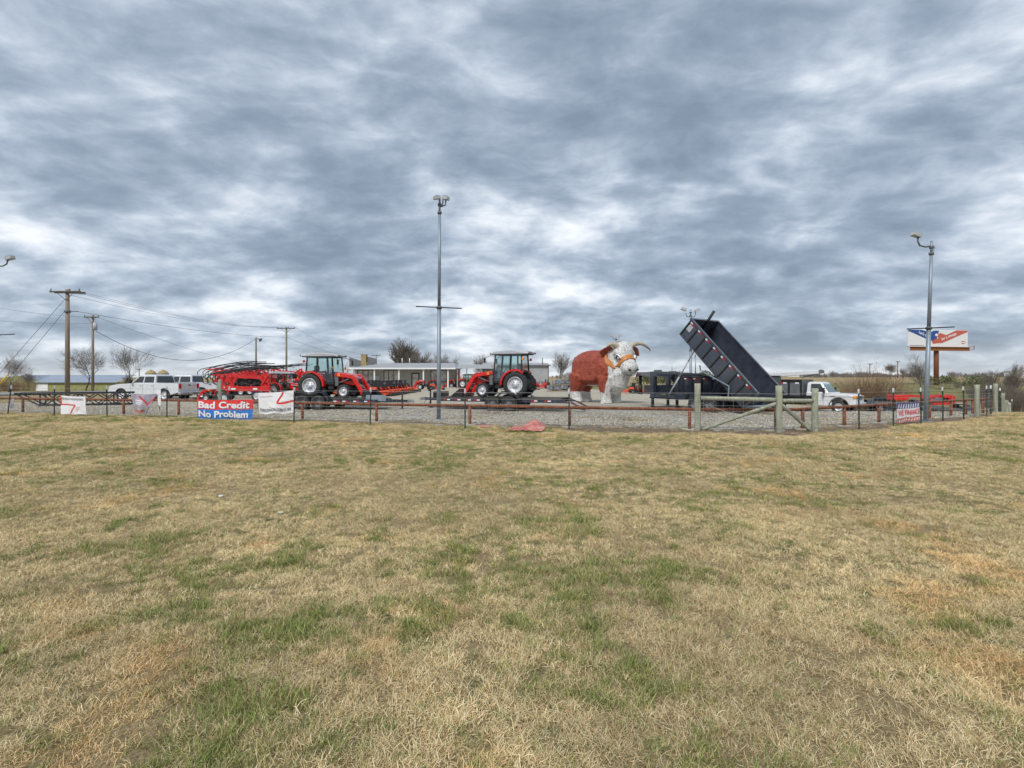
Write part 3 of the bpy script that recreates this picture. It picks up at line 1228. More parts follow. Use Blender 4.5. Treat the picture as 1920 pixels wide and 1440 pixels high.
def wheel(parent, c, r, w, rim_r, side, lugs=0, rim_mat='silver', name='wheel', dish=.35, holes=6):
    """side: +1 when the outer face looks to +y"""
    b = MB()
    h = w / 2
    b.lathe([(rim_r, -h * .78), (rim_r + .25 * (r - rim_r), -h * .98), (r * .90, -h), (r * .97, -h * .84), (r * (.985 if lugs else 1), -h * .5), (r * (.985 if lugs else 1), h * .5), (r * .97, h * .84), (r * .90, h),
             (rim_r + .25 * (r - rim_r), h * .98), (rim_r, h * .78)], 32, c, 'y', closed=True)
    if lugs:
        for k in range(lugs):
            for sd in (-1, 1):
                a = 2 * pi * (k + (.5 if sd > 0 else 0)) / lugs
                sk = .22 * (.66 / r)
                P = []
                for t, aa in ((.0, a), (1.0, a + sk)):
                    for da in (-.035 * .66 / r, .035 * .66 / r):
                        for rr in (r * .955, r * 1.03):
                            P.append((c[0] + rr * cos(aa + da) * (1 - .04 * t), c[1] + sd * (h * .06 + t * h * .93), c[2] + rr * sin(aa + da) * (1 - .04 * t)))
                b.hull(P)
    else:
        for k in range(28):
            a = 2 * pi * k / 28
            for sd in (-.5, 0.0, .5):
                q = Matrix.Rotation(-a, 3, 'Y')
                b.box((c[0] + r * 1.0 * cos(a + sd * .1), c[1] + sd * h, c[2] + r * 1.0 * sin(a + sd * .1)), (.022, h * .42, r * .12), 0, q)
    t = b.build(name, M['rubber'], parent)
    b = MB()
    y = side * h
    R_ = rim_r
    b.lathe([(R_ * 1.03, y * .80), (R_ * 1.0, y * .88), (R_ * .93, y * .80), (R_ * .90, y * (.8 - dish * .9)), (R_ * .62, y * (.72 - dish)), (R_ * .34, y * (.85 - dish)), (R_ * .30, y * (1.0 - dish)), (R_ * .2, y * (1.12 - dish)), (.001, y * (1.14 - dish))], 28, c)
    b.lathe([(R_ * 1.02, -y * .8), (R_ * .9, -y * .7), (R_ * .88, y * .3)], 24, c)
    o = b.build('rim', M[rim_mat], t)
    b = MB()
    for k in range(holes):
        a = 2 * pi * k / holes
        b.cyl((c[0] + R_ * .42 * cos(a), c[1] + y * (.70 - dish), c[2] + R_ * .42 * sin(a)), (c[0] + R_ * .42 * cos(a), c[1] + y * (.92 - dish), c[2] + R_ * .42 * sin(a)), R_ * .06, 6)
        a += pi / holes
        b.cyl((c[0] + R_ * .76 * cos(a), c[1] + y * (.65 - dish * .9), c[2] + R_ * .76 * sin(a)), (c[0] + R_ * .76 * cos(a), c[1] + y * (.80 - dish * .9), c[2] + R_ * .76 * sin(a)), R_ * .055, 8)
    b.build('wheel_nuts', M['grey'], t)
    return t


# ---------------------------------------------------------------- tractor (x ahead, origin on the ground under the rear axle)
def tractor(label, cab=True, group=None, simple=False, loader=True, name=None):
    t = thing(name or ('cab_tractor' if cab else 'open_tractor'), label, 'tractor', group=group)
    rr, fr, wb = .66, .37, 1.86
    lug = 0 if simple else 20
    for s in (-1, 1):
        wheel(t, (0, s * .66, rr), rr, .40, .40, s, lug or 14, name='rear_wheel')
        wheel(t, (wb, s * .60, fr), fr, .27, .225, s, 0 if simple else 16, name='front_wheel')
    # chassis
    b = MB()
    b.box((.9, 0, .62), (2.0, .42, .34), .04)
    b.cyl((0, -.5, rr), (0, .5, rr), .13, 12)
    b.box((wb, 0, .40), (.24, .95, .17), .03)
    b.box((-.28, 0, .62), (.5, .5, .45), .05)
    for s in (-1, 1):
        b.bar((-.4, s * .33, .45), (-.98, s * .38, .40), .05)
        b.bar((-.45, s * .2, .95), (-.8, s * .36, .45), .04)
        b.box((.62, s * .62, .52), (.42, .26, .05))
        b.box((.62, s * .60, .40), (.40, .26, .03))
        b.bar((.62, s * .52, .40), (.62, s * .52, .7), .04)
    b.box((1.06, -.40, .62), (.34, .24, .36), .04)
    b.box((1.06, .40, .62), (.34, .24, .36), .04)
    b.build('chassis', M['blackm'], t)
    # bonnet
    b = MB()
    out = [(1.28, .82), (1.28, 1.40), (1.6, 1.38), (2.1, 1.28), (2.42, 1.12), (2.52, .92), (2.48, .70), (2.1, .66), (1.75, .78)]
    b.prism(out, -.31, .31)
    o = b.build('bonnet', M['red'], t)
    bevel(o, .06, 3)
    b = MB()
    b.box((2.505, 0, .88), (.03, .42, .3), .01)
    for s in (-1, 1):
        b.box((1.95, s * .314, 1.02), (.5, .012, .17), .004)
    b.build('grille', M['blackm'], o)
    for s in (-1, 1):
        b = MB()
        b.box((2.44, s * .2, 1.10), (.06, .14, .09), .015)
        b.build('headlight', M['chrome'], o)
        b = MB()
        b.hull([(1.5, s * .318, 1.17), (2.15, s * .318, 1.09), (2.15, s * .318, 1.14), (1.5, s * .318, 1.25), (1.5, s * .322, 1.17), (2.15, s * .322, 1.09), (2.15, s * .322, 1.14), (1.5, s * .322, 1.25)])
        b.build('side_decal', M['lgrey'], o)
    # fenders
    for s in (-1, 1):
        b = MB()
        outer = arc(0.02, rr, .80, 118, -2, 16)
        inner = arc(0.02, rr, .71, -2, 118, 16)
        b.prism(outer + inner, s * .42, s * .84)
        b.build('fender', M['red'], t)
        if not simple:
            b = MB()
            b.box((-.36, s * .78, 1.26), (.10, .13, .09), .02)
            b.build('tail_light', M['redlens'], t)
    if cab:
        zb, zt = 1.30, 2.22
        # pillars
        b = MB()
        yb, yt = .62, .56
        for s in (-1, 1):
            b.bar((-.30, s * yb, zb + .05), (-.26, s * yt, zt), .06)
            b.bar((.34, s * yb * 1.02, .95), (.30, s * yt, zt), .075, .09)
            b.bar((1.28, s * yb, .78), (1.16, s * yt, zt), .07)
            b.bar((.36, s * yb, .80), (1.28, s * yb, .80), .05)
            b.bar((-.30, s * yb, zb + .08), (.2, s * yb, 1.48), .05)
            b.bar((-.26, s * yt, zt), (1.16, s * yt, zt), .08)
        b.bar((-.26, -.56, zt), (-.26, .56, zt), .07)
        b.bar((1.16, -.56, zt), (1.16, .56, zt), .07)
        b.bar((-.30, -.6, zb + .03), (-.30, .6, zb + .03), .06)
        b.bar((1.28, -.6, 1.36), (1.28, .6, 1.36), .06)
        cb_ = b.build('cab_frame', M['blackm'], t)
        for s in (-1, 1):
            b = MB()
            e = s * .015
            b.hull([(.38, s * yb - e, .84), (1.25, s * yb - e, .84), (1.15, s * yt - e, zt - .02), (.34, s * yt - e, zt - .02), (.38, s * yb + e * .2, .84), (1.25, s * yb + e * .2, .84), (1.15, s * yt + e * .2, zt - .02), (.34, s * yt + e * .2, zt - .02)])
            d_ = b.build('door', M['cabglass'], t)
            b = MB()
            b.bar((1.12, s * (yb + .03), 1.22), (1.12, s * (yb + .03), 1.38), .03)
            b.build('door_handle', M['blackm'], d_)
            b = MB()
            b.hull([(-.27, s * yb, zb + .1), (.28, s * yb, 1.5), (.27, s * yt, zt - .03), (-.24, s * yt, zt - .03), (-.27, s * yb - e, zb + .1), (.28, s * yb - e, 1.5), (.27, s * yt - e, zt - .03), (-.24, s * yt - e, zt - .03)])
            b.build('side_window', M['cabglass'], t)
        b = MB()
        b.hull([(1.27, -.58, 1.38), (1.27, .58, 1.38), (1.165, -.53, zt - .03), (1.165, .53, zt - .03), (1.26, -.58, 1.38), (1.26, .58, 1.38), (1.155, -.53, zt - .03), (1.155, .53, zt - .03)])
        b.build('windscreen', M['cabglass'], t)
        b = MB()
        b.hull([(-.30, -.58, zb + .08), (-.30, .58, zb + .08), (-.26, -.53, zt - .03), (-.26, .53, zt - .03), (-.29, -.58, zb + .08), (-.29, .58, zb + .08), (-.25, -.53, zt - .03), (-.25, .53, zt - .03)])
        b.build('rear_window', M['cabglass'], t)
        # roof
        b = MB()
        P = []
        for x, y, z in [(-.62, .60, 2.25), (-.66, .56, 2.33), (-.5, .5, 2.42), (.4, .56, 2.45), (1.2, .54, 2.40), (1.46, .50, 2.30), (1.44, .54, 2.22)]:
            P += [(x, y, z), (x, -y, z)]
        b.hull(P)
        rf = b.build('cab_roof', M['lgrey'], t)
        bevel(rf, .035, 2)
        b = MB()
        b.box((.4, 0, 2.235), (1.98, 1.16, .05), .02)
        b.build('roof_lining', M['blackm'], rf)
        for s in (-1, 1):
            b = MB()
            b.box((-.70, s * .42, 2.30), (.10, .13, .09), .02)
            b.cyl((1.47, s * .38, 2.27), (1.52, s * .38, 2.27), .055, 10)
            b.build('work_light', M['grey'], rf)
            b = MB()
            b.box((-.38, s * .70, 1.98), (.12, .10, .14), .03)
            b.bar((-.3, s * .56, 1.95), (-.38, s * .68, 1.95), .025)
            b.build('indicator', M['amber'] if s > 0 else M['redlens'], t)
            b = MB()
            b.box((1.30, s * .70, 1.62), (.07, .10, .12), .03)
            b.build('side_marker', M['amber'], t)
            b = MB()
            b.tube([(1.18, s * .55, 2.14), (1.40, s * .70, 2.16), (1.62, s * .84, 2.06)], .014, 6)
            b.box((1.64, s * .86, 1.92), (.05, .17, .27), .02)
            b.build('mirror', M['blackm'], t)
        b = MB()
        b.box((.18, 0, 1.18), (.46, .46, .14), .04)
        b.box((-.02, 0, 1.48), (.14, .44, .56), .05)
        b.box((.5, 0, .9), (1.4, 1.0, .06))
        b.build('seat', M['seat'], t)
        b = MB()
        b.tube([(.98, 0, 1.2), (.76, 0, 1.52)], .025, 8)
        st = [(.74 + .10 * sin(a) * .5, .19 * cos(a), 1.53 + .17 * sin(a) * .6) for a in [2 * pi * k / 16 for k in range(17)]]
        b.tube(st, .016, 6)
        b.hull([(1.0, -.3, 1.0), (1.0, .3, 1.0), (1.24, -.3, 1.0), (1.24, .3, 1.0), (1.06, -.26, 1.42), (1.06, .26, 1.42), (1.24, -.26, 1.36), (1.24, .26, 1.36)])
        b.build('steering_column', M['grey'], t)
    else:
        b = MB()
        b.box((.12, 0, 1.02), (.46, .48, .12), .04)
        b.box((-.1, 0, 1.28), (.12, .46, .46), .05)
        b.build('seat', M['seat'], t)
        b = MB()
        b.tube([(1.22, 0, 1.15), (.92, 0, 1.42)], .025, 8)
        b.tube([(.90 + .05 * sin(a), .19 * cos(a), 1.43 + .10 * sin(a)) for a in [2 * pi * k / 14 for k in range(15)]], .016, 6)
        b.build('steering_wheel', M['grey'], t)
        b = MB()
        b.tube([(-.38, -.5, .7), (-.38, -.5, 1.9), (-.38, -.42, 2.05), (-.38, .42, 2.05), (-.38, .5, 1.9), (-.38, .5, .7)], .04, 8)
        b.build('roll_bar', M['blackm'], t)
    if loader:
        for s in (-1, 1):
            b = MB()
            out = [(1.28, 1.22), (1.40, 1.36), (2.30, 1.27), (2.46, 1.14), (2.95, .36), (2.98, .18), (2.84, .14), (2.76, .28), (2.33, .98), (2.22, 1.06), (1.45, 1.16)]
            b.prism(out, s * .47, s * .59)
            o = b.build('loader_arm', M['red'], t)
            bevel(o, .02, 2)
            b = MB()
            b.cyl((1.5, s * .53, .80), (2.12, s * .53, 1.04), .035, 8)
            b.cyl((2.38, s * .53, 1.22), (2.7, s * .53, .78), .03, 8)
            b.cyl((2.7, s * .53, .78), (3.0, s * .53, .5), .02, 8)
            b.build('loader_ram', M['grey'], o)
            b = MB()
            b.box((1.56, s * .594, 1.25), (.12, .008, .14))
            b.build('warning_decal', M['amber'], o)
            b = MB()
            b.box((1.40, s * .50, 1.0), (.22, .10, .72), .02)
            b.bar((1.40, s * .5, .70), (1.40, s * .3, .62), .1)
            b.build('loader_mount', M['grey'], t)
        b = MB()
        b.cyl((2.62, -.5, .66), (2.62, .5, .66), .045, 10)
        b.build('cross_tube', M['red'], t)
        b = MB()
        out = [(2.98, .44), (2.92, .05), (3.05, .0), (3.62, .02), (3.66, .05), (3.10, .07), (3.0, .14), (3.06, .42)]
        b.prism(out, -.78, .78)
        side = [(2.98, .44), (2.92, .05), (3.05, 0), (3.64, .02), (3.5, .14), (3.12, .44)]
        b.prism(side, -.80, -.77)
        b.prism(side, .77, .80)
        b.build('bucket', M['black'], t)
    return t


# ---------------------------------------------------------------- trailers (x ahead to the tongue, origin under the axles)
def reflector(parent, a, bpt, h=.055, nrm=(0, 1, 0)):
    """a red and white strip from a to b"""
    a, bpt, nv = Vector(a), Vector(bpt), Vector(nrm) * .006
    m = (a + bpt) / 2
    up = (bpt - a).normalized().cross(Vector(nrm)) * h / 2
    for p, q, mm, nm in ((a, m, M['white'], 'white_reflector'), (m, bpt, M['redlens'], 'red_reflector')):
        b = MB()
        b.hull([p + up, p - up, q - up, q + up, p + up + nv, p - up + nv, q - up + nv, q + up + nv])
        b.build(nm, mm, parent)


def deck_trailer(label, toolboard=False, name='equipment_trailer', deck=.62, group=None):
    t = thing(name, label, 'trailer', group=group)
    L0, L1 = -3.1, 3.6
    b = MB()
    for s in (-1, 1):
        b.prism([(L0 - .5, deck - .22), (L0, deck - .02), (L1, deck - .02), (L1, deck - .21), (L0 + .3, deck - .21)], s * .92, s * 1.02)
    for k in range(9):
        b.box((L0 + .4 + k * .75, 0, deck - .13), (.07, 1.84, .1))
    b.box((L1 - .03, 0, deck - .115), (.08, 2.04, .19))
    for s in (-1, 1):
        b.bar((L1 - .3, s * .75, deck - .13), (L1 + 1.35, 0, deck - .13), .09, .13)
    b.build('frame', M['navy'], t)
    b = MB()
    for k in range(9):
        b.box(((L0 + L1) / 2, -.80 + k * .2, deck), (L1 - L0 - .1, .185, .04))
    b.build('deck', M['dkwood'], t)
    for s in (-1, 1):
        for x in (-.45, .45):
            wheel(t, (x, s * 1.16, .40), .40, .24, .21, s, 0, 'grey', holes=8, dish=.5)
        b = MB()
        o = [(-1.05, deck - .05), (-.72, .92), (.72, .92), (1.05, deck - .05), (1.12, deck - .05), (.76, .97), (-.76, .97), (-1.12, deck - .05)]
        b.prism(o, s * 1.02, s * 1.34)
        b.build('fender', M['navy'], t)
        for x in (-2.6, -1.9, 1.2, 1.7, 2.3, 2.9):
            reflector(t, (x, s * 1.021, deck - .12), (x + .33, s * 1.021, deck - .12), .055, (0, s, 0))
    b = MB()
    b.cyl((-.45, -1.05, .4), (-.45, 1.05, .4), .045, 10)
    b.cyl((.45, -1.05, .4), (.45, 1.05, .4), .045, 10)
    b.build('axles', M['blackm'], t)
    b = MB()
    b.cyl((L1 + 1.0, 0, .1), (L1 + 1.0, 0, 1.05), .045, 10)
    b.box((L1 + 1.0, 0, .08), (.22, .22, .03))
    b.box((L1 + 1.0, .1, 1.0), (.08, .22, .06))
    b.build('jack', M['blackm'], t)
    b = MB()
    b.hull([(L1 + 1.3, -.08, deck - .2), (L1 + 1.3, .08, deck - .2), (L1 + 1.3, -.06, deck - .04), (L1 + 1.3, .06, deck - .04), (L1 + 1.66, -.07, deck - .2), (L1 + 1.66, .07, deck - .2), (L1 + 1.6, 0, deck - .05)])
    b.tube([(L1 + 1.2, .05, deck - .16), (L1 + 1.35, .12, .3), (L1 + 1.2, .16, .2), (L1 + 1.0, .1, .36)], .018, 6)
    b.build('coupler', M['grey'], t)
    if toolboard:
        b = MB()
        b.box((L1 - .1, -.9, deck + .05), (1.1, .06, .32), .01)
        b.build('headboard', M['galv'], t)
    else:
        b = MB()
        b.box((L1 + .35, 0, deck + .12), (.55, .9, .34), .03)
        b.build('toolbox', M['black'], t)
    for s in (-1, 1):      # ratchet straps and chains
        b = MB()
        b.bar((L0 - .45, s * .7, deck - .18), (L0 - 1.15, s * .7, .12), .34, .05)
        b.build('ramp', M['navy'], t)
    return t


th1 = R(-8)
C1 = Vector((-10.45, 28.15, gz(-10.45, 28.15)))
tr1 = deck_trailer('black equipment trailer carrying the tractor that faces toward the tall light pole', True, deck=.60, group='tractor trailers')
tr1.location, tr1.rotation_euler = C1, (0, 0, th1)
tk1 = tractor('red cab tractor with front loader, on the trailer behind the upside-down banner', group='cab tractors on trailers')
ax1 = Vector((cos(th1), sin(th1), 0))
tk1.location, tk1.rotation_euler = C1 + ax1 * -.28 + Vector((0, 0, .62)), (0, 0, th1)

th2 = R(180 - 19)
C2 = Vector((-.2, 27.1, gz(-.2, 27.1)))
tr2 = deck_trailer('black equipment trailer with red white reflector strips beside the bull statue', deck=.68, group='tractor trailers')
tr2.location, tr2.rotation_euler = C2, (0, 0, th2)
ax2 = Vector((cos(th2), sin(th2), 0))
tk2 = copy_tree(tk1, C2 + ax2 * -.65 + Vector((0, 0, .70)), th2, 'red cab tractor with front loader, on the trailer beside the bull statue')


# ---------------------------------------------------------------- gooseneck dump trailers
def dump_trailer(label, tilt, group=None):
    t = thing('dump_trailer', label, 'dump trailer', group=group)
    W, L, S = 1.10, 5.04, 1.05
    b = MB()
    for s in (-1, 1):
        b.box((3.4, s * .62, .66), (5.6, .12, .20), .01)
        b.box((6.05, s * 1.02, .72), (.22, .20, .24), .01)
    for x in (.7, 2.0, 3.4, 4.8, 6.1):
        b.box((x, 0, .66), (.12, 2.0 if x > 6 else 1.24, .16))
    b.bar((5.0, -.62, .70), (6.1, -1.02, .74), .10, .16)
    b.bar((5.0, .62, .70), (6.1, 1.02, .74), .10, .16)
    b.build('frame', M['navy'], t)
    for s in (-1, 1):
        for x in (2.4, 3.25):
            wheel(t, (x, s * 1.12, .39), .39, .24, .205, s, 0, 'grey', holes=8, dish=.5)
        b = MB()
        b.prism([(1.85, .62), (1.95, .84), (3.7, .84), (3.8, .62), (3.86, .62), (3.74, .89), (1.91, .89), (1.79, .62)], s * .98, s * 1.26)
        b.build('fender', M['navy'], t)
        # gooseneck upright and leg
        b = MB()
        b.box((6.1, s * 1.02, 1.35), (.24, .22, 1.40), .015)
        b.build('neck_upright', M['navy'], t)
        b = MB()
        b.box((6.12, s * 1.02, .36), (.13, .13, .62), .01)
        b.box((6.12, s * 1.02, .05), (.28, .28, .05))
        b.box((6.25, s * 1.02, .62), (.05, .16, .05))
        b.build('landing_leg', M['blackm'], t)
        b = MB()
        b.prism([(6.0, 2.05), (6.2, 2.05), (7.9, 2.02), (8.1, 1.9), (8.1, 1.72), (7.85, 1.80), (7.2, 1.84), (6.6, 1.80), (6.32, 1.6), (6.22, 1.35), (6.0, 1.35)], -.07, .07)
        o = b.build('neck_side', M['navy'], t)
        for v in o.data.vertices:
            k = (v.co.x - 6.0) / 2.1
            v.co.y += s * (1.02 - .86 * max(0, k))
    b = MB()
    b.box((6.1, 0, 1.98), (.20, 2.0, .16), .01)
    b.box((7.9, 0, 1.93), (.4, .34, .22), .02)
    b.prism([(6.22, .80), (6.95, .80), (6.95, 1.30), (6.22, 1.30)], -.8, .8)
    b.build('neck_beam', M['navy'], t)
    b = MB()
    b.cyl((7.95, 0, 1.9), (7.95, 0, .95), .09, 12)
    b.cyl((7.95, 0, 1.3), (7.95, 0, .82), .12, 12)
    b.box((7.95, 0, .80), (.3, .2, .12), .02)
    b.build('coupler', M['blackm'], t)
    b = MB()
    b.cyl((6.22, 0, 1.98), (6.22, .0, 2.0), .1, 10)
    b.box((6.1, .62, 2.1), (.5, .08, .1))
    b.build('neck_fitting', M['grey'], t)
    # bed
    bed = bpy.data.objects.new('bed', None)
    bed_M = Matrix.Translation((.755, 0, .36)) @ Matrix.Rotation(-tilt, 4, 'Y') if tilt else Matrix.Translation((.55, 0, .80))
    b = MB()
    b.M = bed_M
    th = .05
    b.box((L / 2, 0, .02), (L, 2 * W, .05))
    for s in (-1, 1):
        b.box((L / 2, s * (W - .02), S / 2), (L, .03, S))
        b.box((L / 2, s * W, S - .03), (L, .11, .10), .012)
        b.box((L / 2, s * (W - .02), .05), (L, .09, .11))
    b.box((L - .02, 0, S / 2), (.03, 2 * W, S))
    b.box((L, 0, S - .03), (.11, 2 * W + .11, .10), .012)
    bd = b.build('dump_bed', M['navy'], t)
    b = MB()
    b.M = bed_M
    for s in (-1, 1):
        for k in range(9):
            b.box((.05 + k * (L - .1) / 8, s * (W + .02), S / 2 - .02), (.075, .055, S - .08), .008)
    for y in (-.6, 0, .6):
        b.box((L + .02, y, S / 2 - .02), (.055, .08, S - .08))
    b.build('side_ribs', M['black'], bd)
    for s in (-1, 1):
        for k in range(8):
            x = .35 + k * .61
            for p, q, mm, nm in ((x + .17, x + .34, M['white'], 'white_reflector'), (x, x + .17, M['redlens'], 'red_reflector')):
                b = MB()
                b.M = bed_M
                b.box(((p + q) / 2, s * (W + .006), S - .15), (q - p, .012, .07))
                b.build(nm, mm, bd)
        b = MB()
        b.M = bed_M
        b.box((4.78, s * (W + .002), S - .42), (.28, .012, .34))
        b.build('side_sticker', M['lgrey'], bd)
        b = MB()
        b.M = bed_M
        b.box((-.05, s * (W - .02), S * .5), (.09, .12, S + .04), .01)
        b.build('rear_post', M['navy'], bd)
    b = MB()
    b.M = bed_M
    b.box((-.04, 0, .04), (.10, 2 * W, .10), .01)
    b.build('rear_sill', M['galv'], bd)
    if tilt:
        b = MB()
        b.M = bed_M
        b.cyl((L - .10, -.2, .5), (L + .05, -.2, 1.62), .07, 12)
        b.build('stack_pipe', M['blackm'], bd)
        b = MB()
        p0, p1 = Vector((5.3, .72, .72)), bed_M @ Vector((3.95, .8, .0))
        for k, (f0, f1, r_) in enumerate(((0, .42, .045), (.40, .74, .036), (.72, 1.0, .028))):
            b.cyl(p0.lerp(p1, f0), p0.lerp(p1, f1), r_, 12)
        b.build('hoist_ram', M['lgrey'], t)
        b = MB()
        for s in (-.3, .3):
            b.bar((3.0, s, .76), bed_M @ Vector((2.2, s, -.02)), .08)
        b.build('scissor_arm', M['navy'], t)
        b = MB()          # folded tarp bow along the bed side
        b.M = bed_M
        b.bar((1.1, W + .1, .25), (2.75, W + .1, -.35), .05)
        b.bar((2.75, W + .1, -.35), (2.95, W + .1, -.2), .05)
        b.bar((1.1, W + .1, .25), (.75, W + .1, -.15), .05)
        b.build('side_arm', M['galv'], bd)
    else:
        b = MB()
        b.M = bed_M
        b.box((-.06, 0, .5), (.06, 2 * W - .1, .95))
        b.build('tailgate', M['navy'], bd)
        b = MB()
        b.M = bed_M
        b.cyl((L - .3, -W + .1, 1.12), (L - .3, W - .1, 1.12), .10, 10)
        b.build('tarp_roll', M['blackm'], bd)
    b = MB()
    b.box((6.6, 0, 1.05), (.62, 1.5, .5), .03)
    b.build('pump_box', M['black'], t)
    b = MB()
    b.tube([(6.3, .7, .95), (5.9, .6, .75), (5.4, .3, .8), (5.0, .5, .72)], .02, 6)
    b.build('hydraulic_hose', M['hose'], t)
    return t


fwd = Vector((-.548, .836, 0))
lat = Vector((.836, .548, 0))
OD = Vector((10.97, 22.98, 0)) + lat * 1.17
rzd = atan2(fwd.y, fwd.x)
dt1 = dump_trailer('black gooseneck dump trailer with its long bed raised steeply', R(46), 'gooseneck dump trailers')
dt1.location, dt1.rotation_euler = OD + Vector((0, 0, gz(OD.x, OD.y) * .4)), (0, 0, rzd)
O2 = OD + lat * 2.7 + fwd * 1.2
dt2 = dump_trailer('black gooseneck dump trailer with its bed lowered, behind the raised one', 0, 'gooseneck dump trailers')
dt2.location, dt2.rotation_euler = O2 + Vector((0, 0, gz(O2.x, O2.y))), (0, 0, rzd)


# ---------------------------------------------------------------- pickups
def pickup(label, paint, group=None):
    t = thing('pickup_truck', label, 'pickup truck', group=group)
    hw = .99
    # lower body with wheel arches
    out = [(-2.92, .62), (-2.92, 1.28), (-.98, 1.30), (-.98, 1.26), (1.0, 1.26), (1.9, 1.22), (2.62, 1.12), (2.84, .98), (2.90, .62), (2.84, .42)]
    out += arc(1.82, .42, .50, 0, 180, 12) + [(1.25, .40), (-1.2, .40)] + arc(-1.74, .42, .50, 0, 180, 12) + [(-2.35, .48)]
    b = MB()
    b.prism(out, -hw, hw)
    body = b.build('body', paint, t)
    bevel(body, .05, 3, 40)
    # bed well (dark liner) and rails
    b = MB()
    b.box((-1.95, 0, 1.296), (1.76, 1.56, .02))
    b.build('bed_liner', M['blackm'], body)
    # cab
    b = MB()
    P = []
    for x, y, z in [(-.98, .94, 1.24), (1.08, .94, 1.24), (-.90, .78, 1.84), (-.78, .74, 1.90), (.28, .74, 1.90), (.44, .77, 1.84)]:
        P += [(x, y, z), (x, -y, z)]
    b.hull(P)
    cab = b.build('cab', paint, t)
    bevel(cab, .05, 3, 25)
    for s in (-1, 1):
        def on(x, z):
            k = (z - 1.24) / .62
            return (x, s * (.945 - .165 * k + .004), z)
        for q in (((-.86, 1.32), (-.04, 1.32), (-.06, 1.76), (-.80, 1.76)), ((.04, 1.32), (.86, 1.32), (.40, 1.76), (.02, 1.76))):
            b = MB()
            a = [Vector(on(*p)) for p in q]
            b.hull(a + [p + Vector((0, -s * .03, 0)) for p in a])
            b.build('side_window', M['darkglass'], t)
        b = MB()
        for x in (-.92, .0, 1.0):
            b.box((x, s * (hw + .001), .86), (.012, .006, .74))
        b.build('door_seam', M['blackm'], body)
        for x in (-.78, .16):
            b = MB()
            b.box((x, s * (hw + .02), 1.10), (.18, .03, .035), .01)
            b.build('door_handle', M['chrome'], body)
        b = MB()
        b.hull([(.82, s * (hw + .02), 1.28), (.92, s * (hw + .02), 1.28), (.80, s * (hw + .24), 1.27), (.93, s * (hw + .24), 1.27), (.82, s * (hw + .06), 1.5), (.90, s * (hw + .06), 1.5), (.80, s * (hw + .24), 1.52), (.92, s * (hw + .24), 1.52)])
        b.build('mirror', M['blackm'], t)
        for x in (-1.74, 1.82):
            b = MB()
            b.prism(arc(x, .42, .50, -3, 183, 14) + arc(x, .42, .455, 183, -3, 14), s * (hw - .10), s * (hw + .025))
            b.build('wheel_arch', M['blackm'], body)
            wheel(t, (x, s * .86, .41), .41, .26, .26, s, 0, 'silver', dish=.25, holes=6)
        b = MB()
        b.box((-2.915, s * .84, 1.06), (.05, .24, .36), .03)
        b.build('tail_light', M['redlens'], body)
        b = MB()
        b.box((2.83, s * .78, 1.0), (.10, .32, .16), .03)
        b.build('headlight', M['chrome'], body)
    b = MB()
    b.hull([(1.02, -.84, 1.29), (1.02, .84, 1.29), (.50, -.71, 1.81), (.50, .71, 1.81), (1.06, -.84, 1.29), (1.06, .84, 1.29), (.535, -.71, 1.81), (.535, .71, 1.81)])
    b.build('windscreen', M['darkglass'], t)
    b = MB()
    b.hull([(-.99, -.76, 1.34), (-.99, .76, 1.34), (-.92, -.66, 1.78), (-.92, .66, 1.78), (-.95, -.7, 1.34), (-.95, .7, 1.34), (-.9, -.6, 1.78), (-.9, .6, 1.78)])
    b.build('rear_window', M['darkglass'], t)
    b = MB()
    b.box((-2.95, 0, .56), (.22, 1.98, .2), .04)
    b.build('rear_bumper', M['chrome'], t)
    b = MB()
    b.box((2.93, 0, .56), (.2, 1.96, .24), .05)
    b.build('front_bumper', M['chrome'], t)
    b = MB()
    b.box((-2.93, 0, .97), (.02, 1.42, .56), .01)
    tg = b.build('tailgate', paint, t)
    b = MB()
    b.box((-2.945, 0, 1.13), (.02, .22, .08), .01)
    b.build('tailgate_handle', M['blackm'], tg)
    b = MB()
    b.box((-3.07, 0, .56), (.012, .32, .12))
    b.build('number_plate', M['lgrey'], t)
    b = MB()
    b.box((0, 0, .42), (4.9, 1.2, .22), .03)
    b.box((-3.0, 0, .40), (.3, .1, .1))
    b.cyl((-1.74, -.8, .41), (-1.74, .8, .41), .07, 10)
    b.build('underbody', M['blackm'], t)
    return t


M['whitecar'] = mat('silver_white_car_paint', (.66, .68, .71), .25, .05, var=.04, coat=.6)
M['oldwhite'] = mat('old_white_truck_paint', (.70, .71, .72), .35, var=.06, coat=.3)
hd = R(171)
rear = Vector((gx(334, 36.6), 36.6, 0))
ctr = rear + Vector((cos(hd), sin(hd), 0)) * 2.9 + Vector((-sin(hd), cos(hd), 0)) * -.99
pk1 = pickup('silver white crew cab pickup parked behind the black steel truss', M['whitecar'], 'parked pickups')
pk1.location, pk1.rotation_euler = ctr + Vector((0, 0, gz(ctr.x, ctr.y) + .02)), (0, 0, hd)
c2 = ctr + Vector((.25, 3.3, 0))
pk2 = copy_tree(pk1, c2 + Vector((0, 0, gz(c2.x, c2.y) + .02)), R(183), 'white pickup mostly hidden behind the silver white crew cab pickup')


